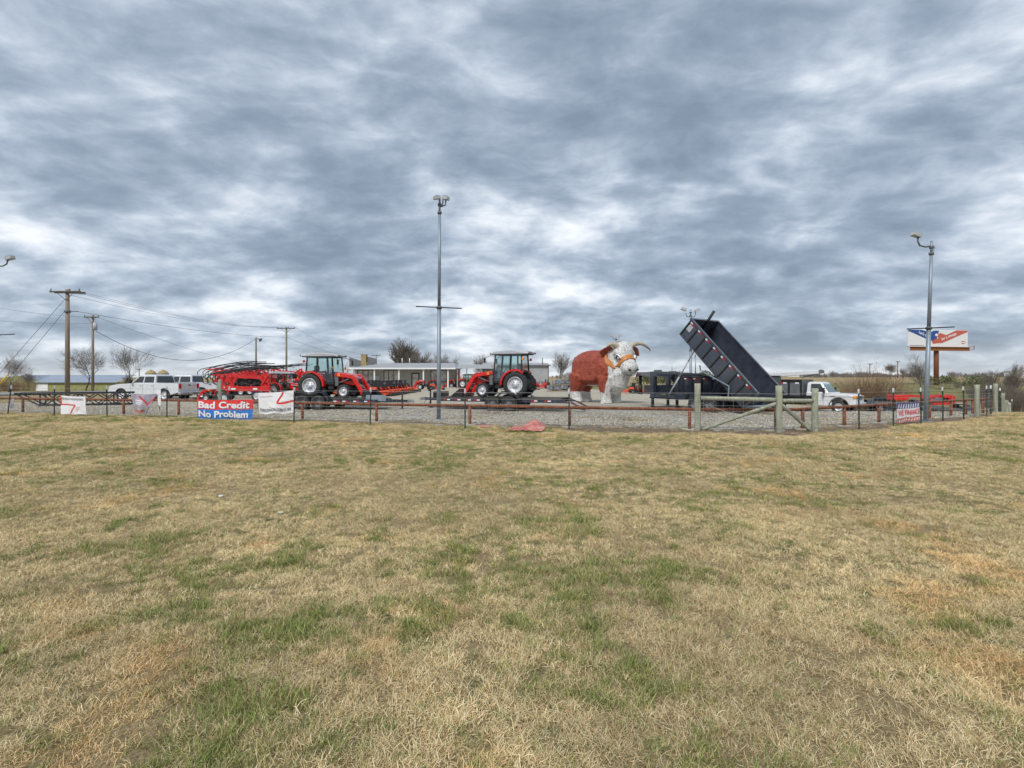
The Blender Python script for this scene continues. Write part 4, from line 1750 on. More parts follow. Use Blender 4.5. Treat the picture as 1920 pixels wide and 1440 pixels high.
def service_truck(label):
    """old bullnose cab truck with a black stake bed and a white aerial boom; x ahead, origin under the front axle"""
    t = thing('service_truck', label, 'truck')
    hw = .92
    out = [(-1.35, .45), (-1.35, 1.22), (-.62, 1.22), (-.5, 1.20), (.55, 1.16), (.78, 1.08), (.86, .92), (.90, .55), (.8, .42)] + arc(0, .42, .52, 0, 180, 12)
    b = MB()
    b.prism(out, -hw, hw)
    body = b.build('body', M['oldwhite'], t)
    bevel(body, .06, 3, 40)
    b = MB()
    P = []
    for x, y, z in [(-1.75, .86, 1.1), (-.52, .86, 1.2), (-1.72, .74, 1.80), (-1.6, .7, 1.88), (-1.05, .7, 1.88), (-.92, .72, 1.82)]:
        P += [(x, y, z), (x, -y, z)]
    b.hull(P)
    cab = b.build('cab', M['oldwhite'], t)
    bevel(cab, .05, 3, 25)
    b = MB()
    b.box((-1.05, 0, .85), (1.4, 1.82, .8), .05)
    b.build('cab_lower', M['oldwhite'], cab)
    b = MB()
    b.hull([(-.50, -.78, 1.26), (-.50, .78, 1.26), (-.87, -.67, 1.79), (-.87, .67, 1.79), (-.54, -.78, 1.26), (-.54, .78, 1.26), (-.90, -.67, 1.79), (-.90, .67, 1.79)])
    b.build('windscreen', M['cabglass'], t)
    b = MB()
    b.hull([(-.52, -.74, 1.245), (-.52, .74, 1.245), (-.89, -.64, 1.77), (-.89, .64, 1.77), (-.58, -.74, 1.245), (-.58, .74, 1.245), (-.95, -.64, 1.77), (-.95, .64, 1.77)])
    b.build('dark_interior', M['grey'], cab)
    for s in (-1, 1):
        def on(x, z):
            k = (z - 1.2) / .62
            return Vector((x, s * (.872 - .13 * k + .004), z))
        b = MB()
        a = [on(-1.5, 1.28), on(-.72, 1.28), on(-1.0, 1.76), on(-1.5, 1.76)]
        b.hull(a + [p + Vector((0, -s * .03, 0)) for p in a])
        b.build('side_window', M['darkglass'], t)
        b = MB()
        b.box((-.80, s * (hw + .01), .82), (.012, .01, .7))
        b.box((.0, s * (hw + .005), 1.0), (1.5, .01, .02))
        b.build('trim_line', M['grey'], body)
        b = MB()
        b.box((-.3, s * (hw + .01), 1.02), (.26, .014, .05))
        b.build('badge', M['grey'], body)
        b = MB()
        b.box((.80, s * .80, .98), (.16, .30, .18), .03)
        b.build('indicator', M['amber'], body)
        b = MB()
        b.box((.89, s * .56, .98), (.05, .26, .18), .02)
        b.build('headlight', M['chrome'], body)
        b = MB()
        b.prism(arc(0, .42, .52, -3, 183, 14) + arc(0, .42, .47, 183, -3, 14), s * (hw - .15), s * (hw + .012))
        b.build('wheel_arch', M['blackm'], body)
        wheel(t, (0, s * .80, .39), .39, .22, .22, s, 0, 'silver', dish=.1)
        wheel(t, (-3.9, s * .82, .39), .39, .40, .22, s, 0, 'silver', dish=.6, name='rear_wheel')
        b = MB()
        b.box((-.70, s * (hw + .22), 1.36), (.08, .2, .34), .02)
        b.bar((-.74, s * hw, 1.2), (-.70, s * (hw + .2), 1.3), .03)
        b.build('mirror', M['blackm'], t)
    b = MB()
    b.box((.885, 0, .95), (.04, .82, .24), .01)
    for k in range(5):
        b.box((.905, 0, .86 + k * .045), (.02, .82, .012))
    b.build('grille', M['grey'], t)
    b = MB()
    b.box((.95, 0, .56), (.14, 1.86, .2), .04)
    b.build('front_bumper', M['lgrey'], t)
    b = MB()
    b.box((-2.4, 0, .55), (5.6, .8, .2), .02)
    b.box((-3.9, 0, .4), (.14, 1.5, .14))
    b.build('chassis', M['blackm'], t)
    # stake bed
    b = MB()
    b.box((-3.75, 0, .86), (3.7, 2.1, .14), .01)
    bed = b.build('bed', M['black'], t)
    for s in (-1, 1):
        b = MB()
        for k in range(6):
            b.box((-1.98 - k * .70, s * 1.04, 1.42), (.09, .09, 1.16))
        b.box((-3.75, s * 1.04, 1.94), (3.62, .10, .14))
        b.box((-3.75, s * 1.04, .98), (3.62, .08, .10))
        b.build('stakes', M['black'], bed)
        b = MB()
        for k in range(5):
            b.box((-2.33 - k * .70, s * 1.03, 1.42), (.58, .03, .86))
        b.build('mesh_panels', M['grey'], bed)
        for k in range(5):
            x = -2.33 - k * .7
            b = MB()
            b.box((x + .12, s * 1.055, 1.80), (.2, .014, .08))
            b.build('white_reflector', M['white'], bed)
            if k in (1, 2, 4):
                b = MB()
                b.box((x - .1, s * 1.055, 1.80), (.2, .014, .08))
                b.build('red_reflector', M['redlens'], bed)
    b = MB()
    b.box((-1.93, 0, 1.5), (.05, 2.0, 1.0))
    b.build('headboard', M['grey'], bed)
    b = MB()
    b.box((-1.62, -1.0, .80), (.72, .12, .5), .02)
    b.box((-1.62, 1.0, .80), (.72, .12, .5), .02)
    b.build('side_box', M['black'], t)
    # boom
    b = MB()
    b.cyl((-4.9, 0, .9), (-4.9, 0, 2.05), .2, 14)
    b.build('boom_turret', M['oldwhite'], t)
    b = MB()
    b.hull([(x, y, z) for x, hz, zc_ in ((-5.5, .17, 2.18), (-1.25, .12, 2.50)) for y in (-.14, .14) for z in (zc_ - hz, zc_ + hz)])
    bo = b.build('boom', M['oldwhite'], t)
    bevel(bo, .03, 2)
    b = MB()
    b.cyl((-1.15, -.16, 2.52), (-1.15, .16, 2.52), .12, 12)
    b.bar((-1.2, .0, 2.42), (-2.3, 0, 2.12), .05)
    b.build('boom_tip', M['grey'], t)
    b = MB()
    b.cyl((-3.6, .2, 2.08), (-4.7, .2, 2.05), .10, 12)
    b.build('boom_ram', M['lgrey'], t)
    return t


hs = R(-47)
ps = Vector((gx(1573, 30.4), 30.4, 0))
ps = ps + Vector((-sin(hs), cos(hs), 0)) * .8
stt = service_truck('old white truck with a black stake bed and a white boom overhead')
stt.location, stt.rotation_euler = ps + Vector((0, 0, gz(ps.x, ps.y))), (0, 0, hs)

# flat trailers on the right
dt = copy_tree(tr2, pt(gx(1672, 32), 32), R(62), 'empty black equipment trailer beside the nose of the old white truck')
dt3 = copy_tree(tr2, pt(gx(1757, 31.4), 31.4), R(66), 'black equipment trailer under the red mower conditioner')
# ---------------------------------------------------------------- the bull statue (x ahead, z up, its right flank is -y)
def remesh(mb, voxel, smooth, name):
    o = mb.build(name, M['white'], None)
    m = o.modifiers.new('r', 'REMESH')
    m.mode = 'VOXEL'
    m.voxel_size = voxel
    m.use_smooth_shade = True
    m = o.modifiers.new('s', 'SMOOTH')
    m.iterations = smooth
    m.factor = .5
    dg = bpy.context.evaluated_depsgraph_get()
    dg.update()
    me = bpy.data.meshes.new_from_object(o.evaluated_get(dg))
    bpy.data.objects.remove(o)
    return me


BF = R(-43)
bull = thing('bull_statue', 'giant fibreglass bull statue, rust red with white face, chest and lower legs', 'statue')
B0 = Vector((5.75, 34.3, gz(5.75, 34.3)))
bull.location, bull.rotation_euler = B0, (0, 0, BF)
HP = Vector((1.80, .05, 3.22))              # middle of the skull
HY = R(-23)                                 # head turned toward the viewer
HM = Matrix.Translation(HP) @ Matrix.Rotation(HY, 4, 'Z') @ Matrix.Rotation(R(40), 4, 'Y') @ Matrix.Scale(1.13, 4)
b = MB()
# trunk
b.ell((-.85, 0, 2.28), (1.10, 1.04, 1.14), 24)
b.ell((-.1, 0, 2.30), (1.4, 1.04, 1.22), 24)
b.ell((.75, 0, 2.32), (1.10, 1.08, 1.24), 24)
b.ell((-.35, 0, 2.58), (1.7, .82, .98), 24)
b.box((-.35, -.93, 2.22), (1.6, .30, 1.5), .10)     # saddle-like flank panels
b.box((-.35, .93, 2.22), (1.6, .30, 1.5), .10)
# neck, brisket
b.ell((1.30, 0, 2.35), (.72, .78, .98), 20)
b.tube([(.9, 0, 2.9), (1.35, 0, 3.0), (1.7, .02, 3.15)], [.85, .78, .62], 18)
b.tube([(1.5, 0, 2.7), (1.66, 0, 1.9), (1.52, 0, 1.2), (1.25, 0, .62)], [.72, .76, .60, .22], 18)
# legs
for s in (-1, 1):
    b.tube([(1.0, s * .58, 1.75), (1.02, s * .60, 1.1), (1.02, s * .60, .62), (1.02, s * .60, .22)], [.60, .48, .36, .33], 16)
    b.tube([(1.02, s * .60, .30), (1.04, s * .60, .0)], [.33, .42], 16)
    b.ell((1.18, s * .60, .14), (.26, .30, .15), 12)
    b.tube([(-1.15, s * .56, 1.9), (-1.25, s * .58, 1.3), (-1.42, s * .58, .85), (-1.32, s * .58, .25)], [.70, .54, .36, .33], 16)
    b.tube([(-1.32, s * .58, .32), (-1.28, s * .58, .0)], [.33, .42], 16)
    b.ell((-1.12, s * .58, .14), (.26, .29, .15), 12)
# tail
b.tube([(-1.75, 0, 3.1), (-2.02, 0, 2.7), (-2.05, 0, 1.9), (-2.0, 0, 1.3)], [.16, .10, .08, .12], 10)
# head
b.M = HM
b.ell((0, 0, 0), (.66, .68, .72), 22)
b.ell((-.1, 0, .22), (.55, .60, .55), 20)
b.tube([(.0, 0, -.06), (.55, 0, -.10), (1.02, 0, -.16)], [.62, .50, .47], 20)
b.ell((1.12, 0, -.16), (.34, .52, .42), 20)
b.ell((.95, 0, -.50), (.42, .36, .18), 14)
for s in (-1, 1):
    b.ell((.18, s * .50, .26), (.22, .16, .14), 12)
b.M = Matrix()
# coat folds along shoulder and haunch
rf = random.Random(3)
for k in range(46):
    z = rf.uniform(1.5, 3.0)
    x = rf.choice((rf.uniform(.62, 1.1), rf.uniform(.62, 1.1), rf.uniform(-1.45, -1.15)))
    z = min(z, 2.7) if x < 0 else z
    for s in (-1, 1):
        q = Matrix.Rotation(rf.uniform(-.5, .5), 3, 'Y')
        wd = 1.0 if x > 0 else .88
        b.ell((x, s * (wd + .02) * sqrt(max(.05, 1 - ((z - 2.4) / 1.35) ** 2)), z), (rf.uniform(.09, .16), .09, rf.uniform(.05, .09)), 8, q)
me = remesh(b, .055, 9, 'bull_body')
# coat paint: red body, white face / chest / belly line / lower legs
HI = HM.inverted()


def is_white(p):
    w = noise.noise(p * 1.3) * .16 + noise.noise(p * 4.0) * .06
    h = HI @ p
    if p.z < .74 + w * .6:
        return True
    edge = 1.06 + w + .36 * ss(.30, 1.0, abs(p.y)) - .22 * (1 - ss(.9, 1.9, p.z))
    if p.z < 3.2 and p.x > edge:
        return True
    if p.z >= 3.2 and h.x > -.30 + w and p.x > 1.22:
        return True
    if p.z < 1.22 + w and abs(p.y) < .45 and p.x > -.9:
        return True
    return False


ca = me.color_attributes.new('coat', 'FLOAT_COLOR', 'POINT')
buf = []
for v in me.vertices:
    buf += [1, 1, 1, 1] if is_white(v.co) else [0, 0, 0, 1]
ca.data.foreach_set('color', buf)
m, nt_, bs = nodes_of('bull_coat_paint')
a_ = N(nt_, 'ShaderNodeAttribute', attribute_name='coat')
tc_ = N(nt_, 'ShaderNodeTexCoord')
nn = noise_node(nt_, tc_.outputs['Object'], 2.6, 7, .7, .6)
red = ramp(nt_, nn.outputs[0], [(.3, (.15, .026, .014)), (.5, (.32, .056, .028)), (.7, (.42, .092, .046))])
mpn = N(nt_, 'ShaderNodeMapping')
mpn.inputs['Scale'].default_value = (3.2, 3.2, 1.0)
nt_.links.new(tc_.outputs['Object'], mpn.inputs[0])
crk = noise_node(nt_, mpn.outputs[0], 2.6, 9, .78, 1.2)
wht = ramp(nt_, crk.outputs[0], [(.30, (.07, .07, .07)), (.40, (.22, .22, .21)), (.45, (.58, .58, .56)), (.56, (.76, .76, .74)), (.8, (.72, .73, .72))])
mx_ = N(nt_, 'ShaderNodeMix', data_type='RGBA')
nt_.links.new(a_.outputs['Fac'], mx_.inputs[0])
nt_.links.new(red.outputs[0], mx_.inputs[6])
nt_.links.new(wht.outputs[0], mx_.inputs[7])
nt_.links.new(mx_.outputs[2], bs.inputs['Base Color'])
bs.inputs['Roughness'].default_value = .45
n5 = noise_node(nt_, tc_.outputs['Object'], 5.5, 6, .65, .8)
bp_ = N(nt_, 'ShaderNodeBump')
bp_.inputs['Strength'].default_value = .8
bp_.inputs['Distance'].default_value = .13
nt_.links.new(n5.outputs[0], bp_.inputs['Height'])
nt_.links.new(bp_.outputs[0], bs.inputs['Normal'])
me.materials.clear()
me.materials.append(m)
bo = bpy.data.objects.new('body', me)
col.objects.link(bo)
bo.parent = bull
M['horn'] = mat('horn', (.46, .40, .30), .5, var=.3, scale=2)
M['bullred'] = mat('bull_red_paint', (.33, .072, .035), .45, var=.35, scale=2.5, bump=.4, bscale=6)
M['halter'] = mat('orange_brown_halter', (.50, .19, .045), .5, var=.15)
# horns
for s, pts_, rs_ in ((-1, [(-.12, -.42, .44), (-.20, -.66, .52), (-.24, -.90, .50), (-.20, -1.08, .36)], [.17, .14, .10, .03]),
                     (1, [(-.14, .42, .46), (-.24, .80, .58), (-.24, 1.28, .60), (-.12, 1.74, .42), (-.02, 1.90, .26)], [.17, .13, .10, .06, .025])):
    sm = []
    for i in range(len(pts_) - 1):
        for k in range(5):
            f = k / 5
            p0, p1, p2, p3 = (Vector(pts_[max(i - 1, 0)]), Vector(pts_[i]), Vector(pts_[i + 1]), Vector(pts_[min(i + 2, len(pts_) - 1)]))
            sm.append((.5 * (2 * p1 + (p2 - p0) * f + (2 * p0 - 5 * p1 + 4 * p2 - p3) * f * f + (3 * p1 - p0 - 3 * p2 + p3) * f ** 3), rs_[i] + (rs_[i + 1] - rs_[i]) * f))
    b = MB()
    b.M = HM
    b.tube([p for p, r_ in sm] + [pts_[-1]], [r_ for p, r_ in sm] + [rs_[-1]], 14)
    b.build('horn', M['horn'], bull)
# ears: cupped leaves
for s in (-1, 1):
    b = MB()
    b.M = HM @ Matrix.Translation((-.22, s * .62, .08)) @ Matrix.Rotation(s * R(78 if s > 0 else 100), 4, 'Z')
    vs_, fs_ = [], []
    for i in range(13):
        u = i / 12
        w_ = .38 * sin(pi * min(1, .12 + u * .88)) ** .8
        for j in range(9):
            q = (j / 8 - .5) * 2
            vs_.append((u * .72, .14 * (q * q) - .12 + .06 * u, q * w_ - .16 * u))
    for i in range(12):
        for j in range(8):
            k = i * 9 + j
            fs_.append((k, k + 9, k + 10, k + 1))
    b.add(vs_, fs_, True)
    e = b.build('ear', M['bullred'], bull)
    sd_ = e.modifiers.new('thick', 'SOLIDIFY')
    sd_.thickness = .07
# eyes
for s in (-1, 1):
    b = MB()
    b.M = HM @ Matrix.Translation((.42, s * .56, .14)) @ Matrix.Rotation(s * R(-28), 4, 'Z')
    b.ell((0, 0, 0), (.22, .12, .12), 16)
    ey = b.build('eye', M['white'], bull)
    b = MB()
    b.M = HM @ Matrix.Translation((.44, s * .655, .14)) @ Matrix.Rotation(s * R(-28), 4, 'Z')
    b.ell((0, 0, 0), (.055, .045, .10), 12)
    b.build('pupil', M['blackm'], ey)
    b = MB()
    b.M = HM @ Matrix.Translation((.42, s * .63, .14)) @ Matrix.Rotation(s * R(-28), 4, 'Z')
    b.tube([(-.24 + .48 * k / 8, .055 * s * sin(pi * k / 8), -.02 + .13 * sin(pi * k / 8)) for k in range(9)], .019, 6)
    b.tube([(-.24 + .48 * k / 8, .045 * s * sin(pi * k / 8), -.02 - .085 * sin(pi * k / 8)) for k in range(9)], .013, 6)
    b.build('eyelid', M['blackm'], ey)
    b = MB()
    b.M = HM
    b.ell((1.40, s * .24, -.02), (.07, .13, .055), 12, Matrix.Rotation(s * .5, 3, 'X'))
    b.build('nostril', M['blackm'], bull)
b = MB()
b.M = HM
b.tube([(1.05 + .38 * cos(a), .50 * sin(a), -.40 - .03 * cos(a)) for a in [R(-75 + 15 * k) for k in range(11)]], .022, 6)
b.build('mouth_line', M['grey'], bull)
# halter straps, laid on the surface of the head
from mathutils.bvhtree import BVHTree
bvh = BVHTree.FromPolygons([v.co for v in me.vertices], [tuple(p.vertices) for p in me.polygons])


def strap(name, fn, n, w_, parent, closed=False):
    rows = []
    for i in range(n + 1):
        o_, d_, side = fn(i / n)
        row = []
        for q in (-1, -.5, 0, .5, 1):
            oo = HM @ (o_ + side * (q * w_(i / n)))
            dd = (HM.to_3x3() @ d_).normalized()
            hit = bvh.ray_cast(oo + dd * 1.6, -dd)
            row.append((hit[0] if hit[0] else oo + dd * .5) + dd * .045)
        rows.append(row)
    vs_ = [p for r_ in rows for p in r_]
    fs_ = [(i * 5 + j, i * 5 + j + 1, (i + 1) * 5 + j + 1, (i + 1) * 5 + j) for i in range(n) for j in range(4)]
    b = MB()
    b.add(vs_, fs_, True)
    o = b.build(name, M['halter'], parent)
    sd = o.modifiers.new('thick', 'SOLIDIFY')
    sd.thickness = .05
    return o


strap('halter_noseband', lambda t: (Vector((.72, 0, -.10)), Vector((0, sin((t - .5) * 4.0), cos((t - .5) * 4.0))), Vector((1, 0, 0))), 22, lambda t: .08 + .07 * cos((t - .5) * 2.4) ** 2, bull)
for s in (-1, 1):
    strap('halter_cheek_strap', lambda t: (Vector((.72 - .95 * t, 0, -.22 + .1 * t)), Vector((0, s, -.42 + .35 * t)), Vector((.25, 0, .9))), 10, lambda t: .045 + .035 * sin(pi * t), bull)
# ---------------------------------------------------------------- bare trees and brush
def rot_about(v, ax, a):
    return Matrix.Rotation(a, 3, ax) @ v


def bare_tree(label, base, h, seed, group=None, name='bare_tree', trunk=.22, spread=.55, kids=(4, 4, 4, 3, 3), rtrunk=.020, cat='tree', twig='twig', minr=.0010, up=.30, wide=1.0):
    rd = random.Random(seed)
    t = thing(name, label, cat, base, rd.random() * 6.28, group)
    tb, cbk = MB(), MB()
    tip_r = h * minr

    def branch(p, d, L, r, lev):
        pts, rs = [p], [r]
        k = 5 if lev < 2 else (4 if lev < 4 else 3)
        dd = d.copy()
        for i in range(k):
            dd = (dd + Vector((rd.gauss(0, .13), rd.gauss(0, .13), rd.gauss(0, .08) + up * .13))).normalized()
            pts.append(pts[-1] + dd * (L / k))
            rs.append(max(tip_r, r * (1 - .55 * (i + 1) / k)))
        (tb if lev == 0 else cbk).tube(pts, rs, 8 if lev == 0 else (5 if lev == 1 else 3), caps=False)
        if lev >= len(kids):
            return
        n = kids[lev]
        for j in range(n):
            f0 = .72 if lev == 0 else .30
            f = min(.99, f0 + (1 - f0) * (j + rd.random() * .7) / n)
            i = min(k - 1, int(f * k))
            q = pts[i].lerp(pts[i + 1], f * k - i)
            ax = rot_about(dd.orthogonal(), dd, j * 2.4 + rd.uniform(-.6, .6))
            nd = rot_about(dd, ax, rd.uniform(.55, 1.15) * spread)
            nd.x *= wide
            nd.y *= wide
            branch(q, nd.normalized(), L * rd.uniform(.56, .78) * (1.5 if lev == 0 else 1), max(tip_r, rs[i] * rd.uniform(.42, .6)), lev + 1)
        branch(pts[-1], dd, L * rd.uniform(.62, .8) * (1.5 if lev == 0 else 1), rs[-1] * .9, lev + 1)

    branch(Vector((0, 0, -.1)), Vector((rd.gauss(0, .04), rd.gauss(0, .04), 1)).normalized(), h * trunk, h * rtrunk, 0)
    top = max(v.z for v in cbk.v)
    s = h / top
    for m_ in (tb, cbk):
        m_.v = [v * s for v in m_.v]
    tb.build('trunk', M['bark'], t, recalc=False)
    cbk.build('crown', M[twig], t, recalc=False)
    return t


def brush(label, base, w, h, seed, n=240, twig='twigbrown', group=None, name='bush', cat='bush', leaf=0):
    rd = random.Random(seed)
    t = thing(name, label, cat, base, 0, group)
    b, lf = MB(), MB()
    for _ in range(n):
        a, q = rd.random() * 6.283, sqrt(rd.random())
        p = Vector((cos(a) * q * w * .30, sin(a) * q * w * .22, -.05))
        L = h * rd.uniform(.55, 1.05) * (1 - .35 * q)
        d = Vector((cos(a) * q * .75 + rd.gauss(0, .16), sin(a) * q * .6 + rd.gauss(0, .16), 1)).normalized()
        pts = [p]
        for i in range(4):
            d = (d + Vector((rd.gauss(0, .11), rd.gauss(0, .11), .03))).normalized()
            pts.append(pts[-1] + d * L / 4)
        r0 = h * .0052
        b.tube(pts, [r0, r0 * .8, r0 * .6, r0 * .45, r0 * .3], 3, caps=False)
        for k in range(5):
            i = rd.randrange(1, 4)
            q0 = pts[i].lerp(pts[i + 1], rd.random())
            e = (d + Vector((rd.gauss(0, .55), rd.gauss(0, .55), rd.gauss(0, .3)))).normalized()
            m_ = q0 + e * L * rd.uniform(.12, .28)
            b.tube([q0, m_, m_ + (e + Vector((rd.gauss(0, .4), rd.gauss(0, .4), .2))).normalized() * L * .12], [r0 * .4, r0 * .3, r0 * .2], 3, caps=False)
    b.build('stems', M[twig], t, recalc=False)
    for _ in range(leaf):
        a, q = rd.random() * 6.283, rd.random() ** .45
        el = rd.uniform(-.3, 1.4)
        bump = 1 + .22 * noise.noise(Vector((cos(a) * 2 + seed, sin(a) * 2, el * 2)))
        p = Vector((cos(a) * cos(el) * q * w * .5 * bump, sin(a) * cos(el) * q * w * .4 * bump, h * .5 + sin(el) * q * h * .5 * bump))
        s = h * rd.uniform(.03, .07)
        x = Vector((rd.gauss(0, 1), rd.gauss(0, 1), rd.gauss(0, 1))).normalized() * s
        y = x.orthogonal().normalized() * s * .6
        lf.add([p - x, p + y, p + x, p - y], [(0, 1, 2, 3)])
    if leaf:
        lf.build('foliage', M['leaf'], t, recalc=False)
    return t


M['twigdark'] = mat('dark_brush_twigs', (.17, .14, .115), .95, var=.35, scale=3)
TG = 'bare winter trees'
bare_tree('bare spreading tree between the two utility poles by the highway', pt(gx(161, 66), 66), 6.4, 11, TG, trunk=.30, spread=0.64)
bare_tree('bare tree rising behind the parked pickups', pt(gx(240, 70), 70), 6.6, 12, TG, trunk=.34, spread=0.57)
bare_tree('gnarled small tree tangled with the guy wires at the frame edge', pt(gx(16, 58), 58), 4.8, 13, TG, trunk=.30, spread=0.74)
bare_tree('small bare sapling by the green shed', pt(gx(50, 70), 70), 3.0, 14, TG)
bare_tree('small bare tree low behind the front of the pickup', pt(gx(228, 72), 72), 2.6, 15, TG)
bare_tree('tall dense bare tree behind the dealership roof', pt(gx(757, 105), 105), 10.2, 16, TG, trunk=.10, spread=.44, up=.42, kids=(5, 4, 4, 3, 3), rtrunk=.014)
bare_tree('second tall bare tree close on the right of the tall dense one', pt(gx(772, 108), 108), 9.6, 116, TG, trunk=.12, spread=.46, up=.42, rtrunk=.014)
bare_tree('lower bare tree leaning on the right of the tall dense one', pt(gx(789, 104), 104), 7.2, 17, TG, trunk=.12, spread=.55, rtrunk=.014)
bare_tree('bare tree behind the tall light pole', pt(gx(830, 112), 112), 7.6, 18, TG, trunk=.16, spread=0.66)
bare_tree('bare tree behind the second cab tractor', pt(gx(907, 110), 110), 7.4, 19, TG, trunk=.2, spread=0.61)
bare_tree('bare tree standing between the metal shed and the bull statue', pt(gx(1052, 88), 88), 6.4, 20, TG, trunk=.22, spread=0.45)
bare_tree('bare tree standing beside the billboard post', pt(gx(1724, 82), 82), 6.7, 21, TG, trunk=.22, spread=0.59)
bare_tree('dark bare tree rising out of the hedgerow', pt(gx(1886, 56), 56), 4.9, 22, TG, trunk=.16, spread=0.45)
bare_tree('small bare tree on the ridge beside a distant pole', pt(gx(1668, 150), 150), 4.9, 23, TG, trunk=.14, spread=0.66)
bare_tree('low bare tree on the ridge nearest the brown bush', pt(gx(1694, 150), 150), 3.6, 25, TG, trunk=.14, spread=0.66)
bare_tree('thin bare tree at the corner of the hedgerow', pt(gx(1858, 80), 80), 4.0, 24, TG)
brush('large bushy brown shrub behind the nose of the old white truck', pt(gx(1635, 46), 46), 5.6, 4.1, 31, 430)
brush('brown thicket beside the green shed', pt(gx(38, 66), 66), 5.5, 1.8, 32, 300)
brush('dry bush below the gnarled tree', pt(gx(10, 62), 62), 4.0, 2.0, 33, 220)
BG = 'brush of the hedgerow'
for k, (px, d, w_, h_, lab) in enumerate(((1860, 60, 5, 2.7, 'brown hedgerow brush nearest the green bush'), (1877, 52, 5, 2.9, 'brown hedgerow brush under the dark bare tree'), (1893, 45, 4.5, 2.3, 'lowest dark hedgerow brush where the boundary fence ends'),
                                          (1842, 72, 5, 2.8, 'brown hedgerow brush at its uphill end'), (1908, 58, 4, 1.8, 'hedgerow brush at the frame edge'))):
    brush(lab, pt(gx(px, d), d), w_, h_, 40 + k, 380, 'twigdark', BG)
EG = 'green bushes round the billboard'
brush('round green bush right of the billboard post', pt(gx(1775, 96), 96), 4.4, 2.6, 51, 30, 'twig', EG, leaf=900)
brush('wide dark green bush at the top of the hedgerow', pt(gx(1832, 84), 84), 5.2, 3.0, 52, 30, 'twig', EG, leaf=1000)
brush('dark green bush behind the tree beside the billboard', pt(gx(1738, 100), 100), 4.2, 2.6, 53, 30, 'twig', EG, leaf=700)
brush('small grey bush between the two green bushes', pt(gx(1800, 100), 100), 3.0, 2.2, 54, 120, 'twig', EG)
for k, (px, d, w_, h_, lab) in enumerate(((1213, 95, 5, 3.0, 'bushy cedar seen under the first gooseneck'), (1243, 100, 6, 2.9, 'wide cedar seen through the gooseneck frame'), (1262, 105, 4, 3.4, 'cedar peeping over the pump box'), (1322, 110, 3.4, 3.2, 'small cedar behind the lowered dump bed'))):
    brush(lab, pt(gx(px, d), d), w_, h_, 60 + k, 20, 'twig', 'cedars behind the dump trailers', name='cedar', cat='tree', leaf=800)
M['twigfar'] = mat('hazed_far_twigs', (.20, .18, .17), .95, var=.3, scale=.3)  # distance haze mixed into the twig colour
# far woods on the skyline
rd = random.Random(77)
b = MB()
for a0, a1, n, hh in ((-400, 60, 90, 4), (255, 470, 90, 5), (1035, 1085, 30, 6), (1200, 1400, 90, 6), (1500, 1640, 150, 4.5), (1640, 1720, 70, 4), (1780, 2300, 260, 5.5)):
    for _ in range(n):
        px = rd.uniform(a0, a1)
        d = rd.uniform(300, 460) if px < 1450 else rd.uniform(190, 330)
        p = pt(gx(px, d), d)
        h_ = hh * rd.uniform(.45, 1.0) * (.7 + .5 * noise.noise(Vector((px * .02, 0, 4))))
        for k in range(26):
            a = rd.random() * 6.28
            q = rd.random()
            c0 = p + Vector((cos(a) * q * h_ * .35, sin(a) * q * h_ * .3, h_ * rd.uniform(.05, .55)))
            e = Vector((cos(a) * q, sin(a) * q, rd.uniform(.5, 1.2))).normalized() * h_ * rd.uniform(.2, .45)
            b.tube([c0, c0 + e], [.07, .03], 3, caps=False)
        b.tube([p, p + Vector((0, 0, h_ * .6))], [.12, .06], 3, caps=False)
o = b.build('distant_woods', M['twigfar'], None, recalc=False)
o['kind'] = 'stuff'
tag(o, 'thin grey brown line of leafless woods on the horizon', 'woods')


# ---------------------------------------------------------------- utility poles and wires
def utility_pole(label, base, h, arm, r=.15, kind='arm', yaw=0.0, lean=0.0):
    t = thing('utility_pole', label, 'utility pole', base, yaw, 'utility poles along the highway')
    b = MB()
    b.tube([(0, 0, -.2), (lean * .5, 0, h * .5), (lean, 0, h)], [r, r * .9, r * .75], 12)
    b.build('pole', M['woodpole'], t)
    if arm:
        za = h - .25
        b = MB()
        b.box((lean, -r - .05, za), (arm, .11, .13), .01)
        if kind == 'double':
            b.box((lean, r + .05, za), (arm, .11, .13), .01)
        b.build('crossarm', M['dkwood'], t)
        b = MB()
        for s in (-1, 1):
            b.bar((lean + s * arm * .28, -r - .06, za - .05), (lean, -r * .7, za - .75), .035)
        b.build('arm_brace', M['dkwood'], t)
        for x in (-.46, .16, .46):
            b = MB()
            b.lathe([(.02, 0), (.05, .04), (.03, .09), (.055, .13), (.03, .2), (.001, .22)], 8, (lean + x * arm, -r - .05, za + .06), 'z')
            b.build('insulator', M['grey'], t)
    return t


u1 = utility_pole('tall utility pole with a double crossarm and two guy wires', pt(gx(126.5, 45), 45), 9.45, 2.7, .19, 'double', lean=.0)
b = MB()
b.cyl((.1, -.2, 9.1), (1.75, -.2, 9.0), .04, 8)
b.build('dead_end_insulators', M['grey'], u1)
b = MB()
b.cyl((0, 0, 7.4), (0, 0, 7.6), .24, 12)
b.box((.5, 0, 7.5), (.9, .06, .06))
b.build('pole_band', M['grey'], u1)
u2 = utility_pole('utility pole with a transformer below a short crossarm', pt(gx(174, 62), 62), 9.2, 1.75, .15)
b = MB()
b.cyl((.38, -.1, 7.4), (.38, -.1, 8.3), .22, 14)
b.cyl((.38, -.1, 8.3), (.38, -.1, 8.5), .07, 8)
b.build('transformer', M['lgrey'], u2)
u3 = utility_pole('short utility pole with a bracket lamp above the red machines', pt(gx(480, 87), 87), 8.5, 0, .17)
b = MB()
b.tube([(.1, 0, 8.3), (.75, 0, 8.2), (.95, 0, 7.9)], .05, 6)
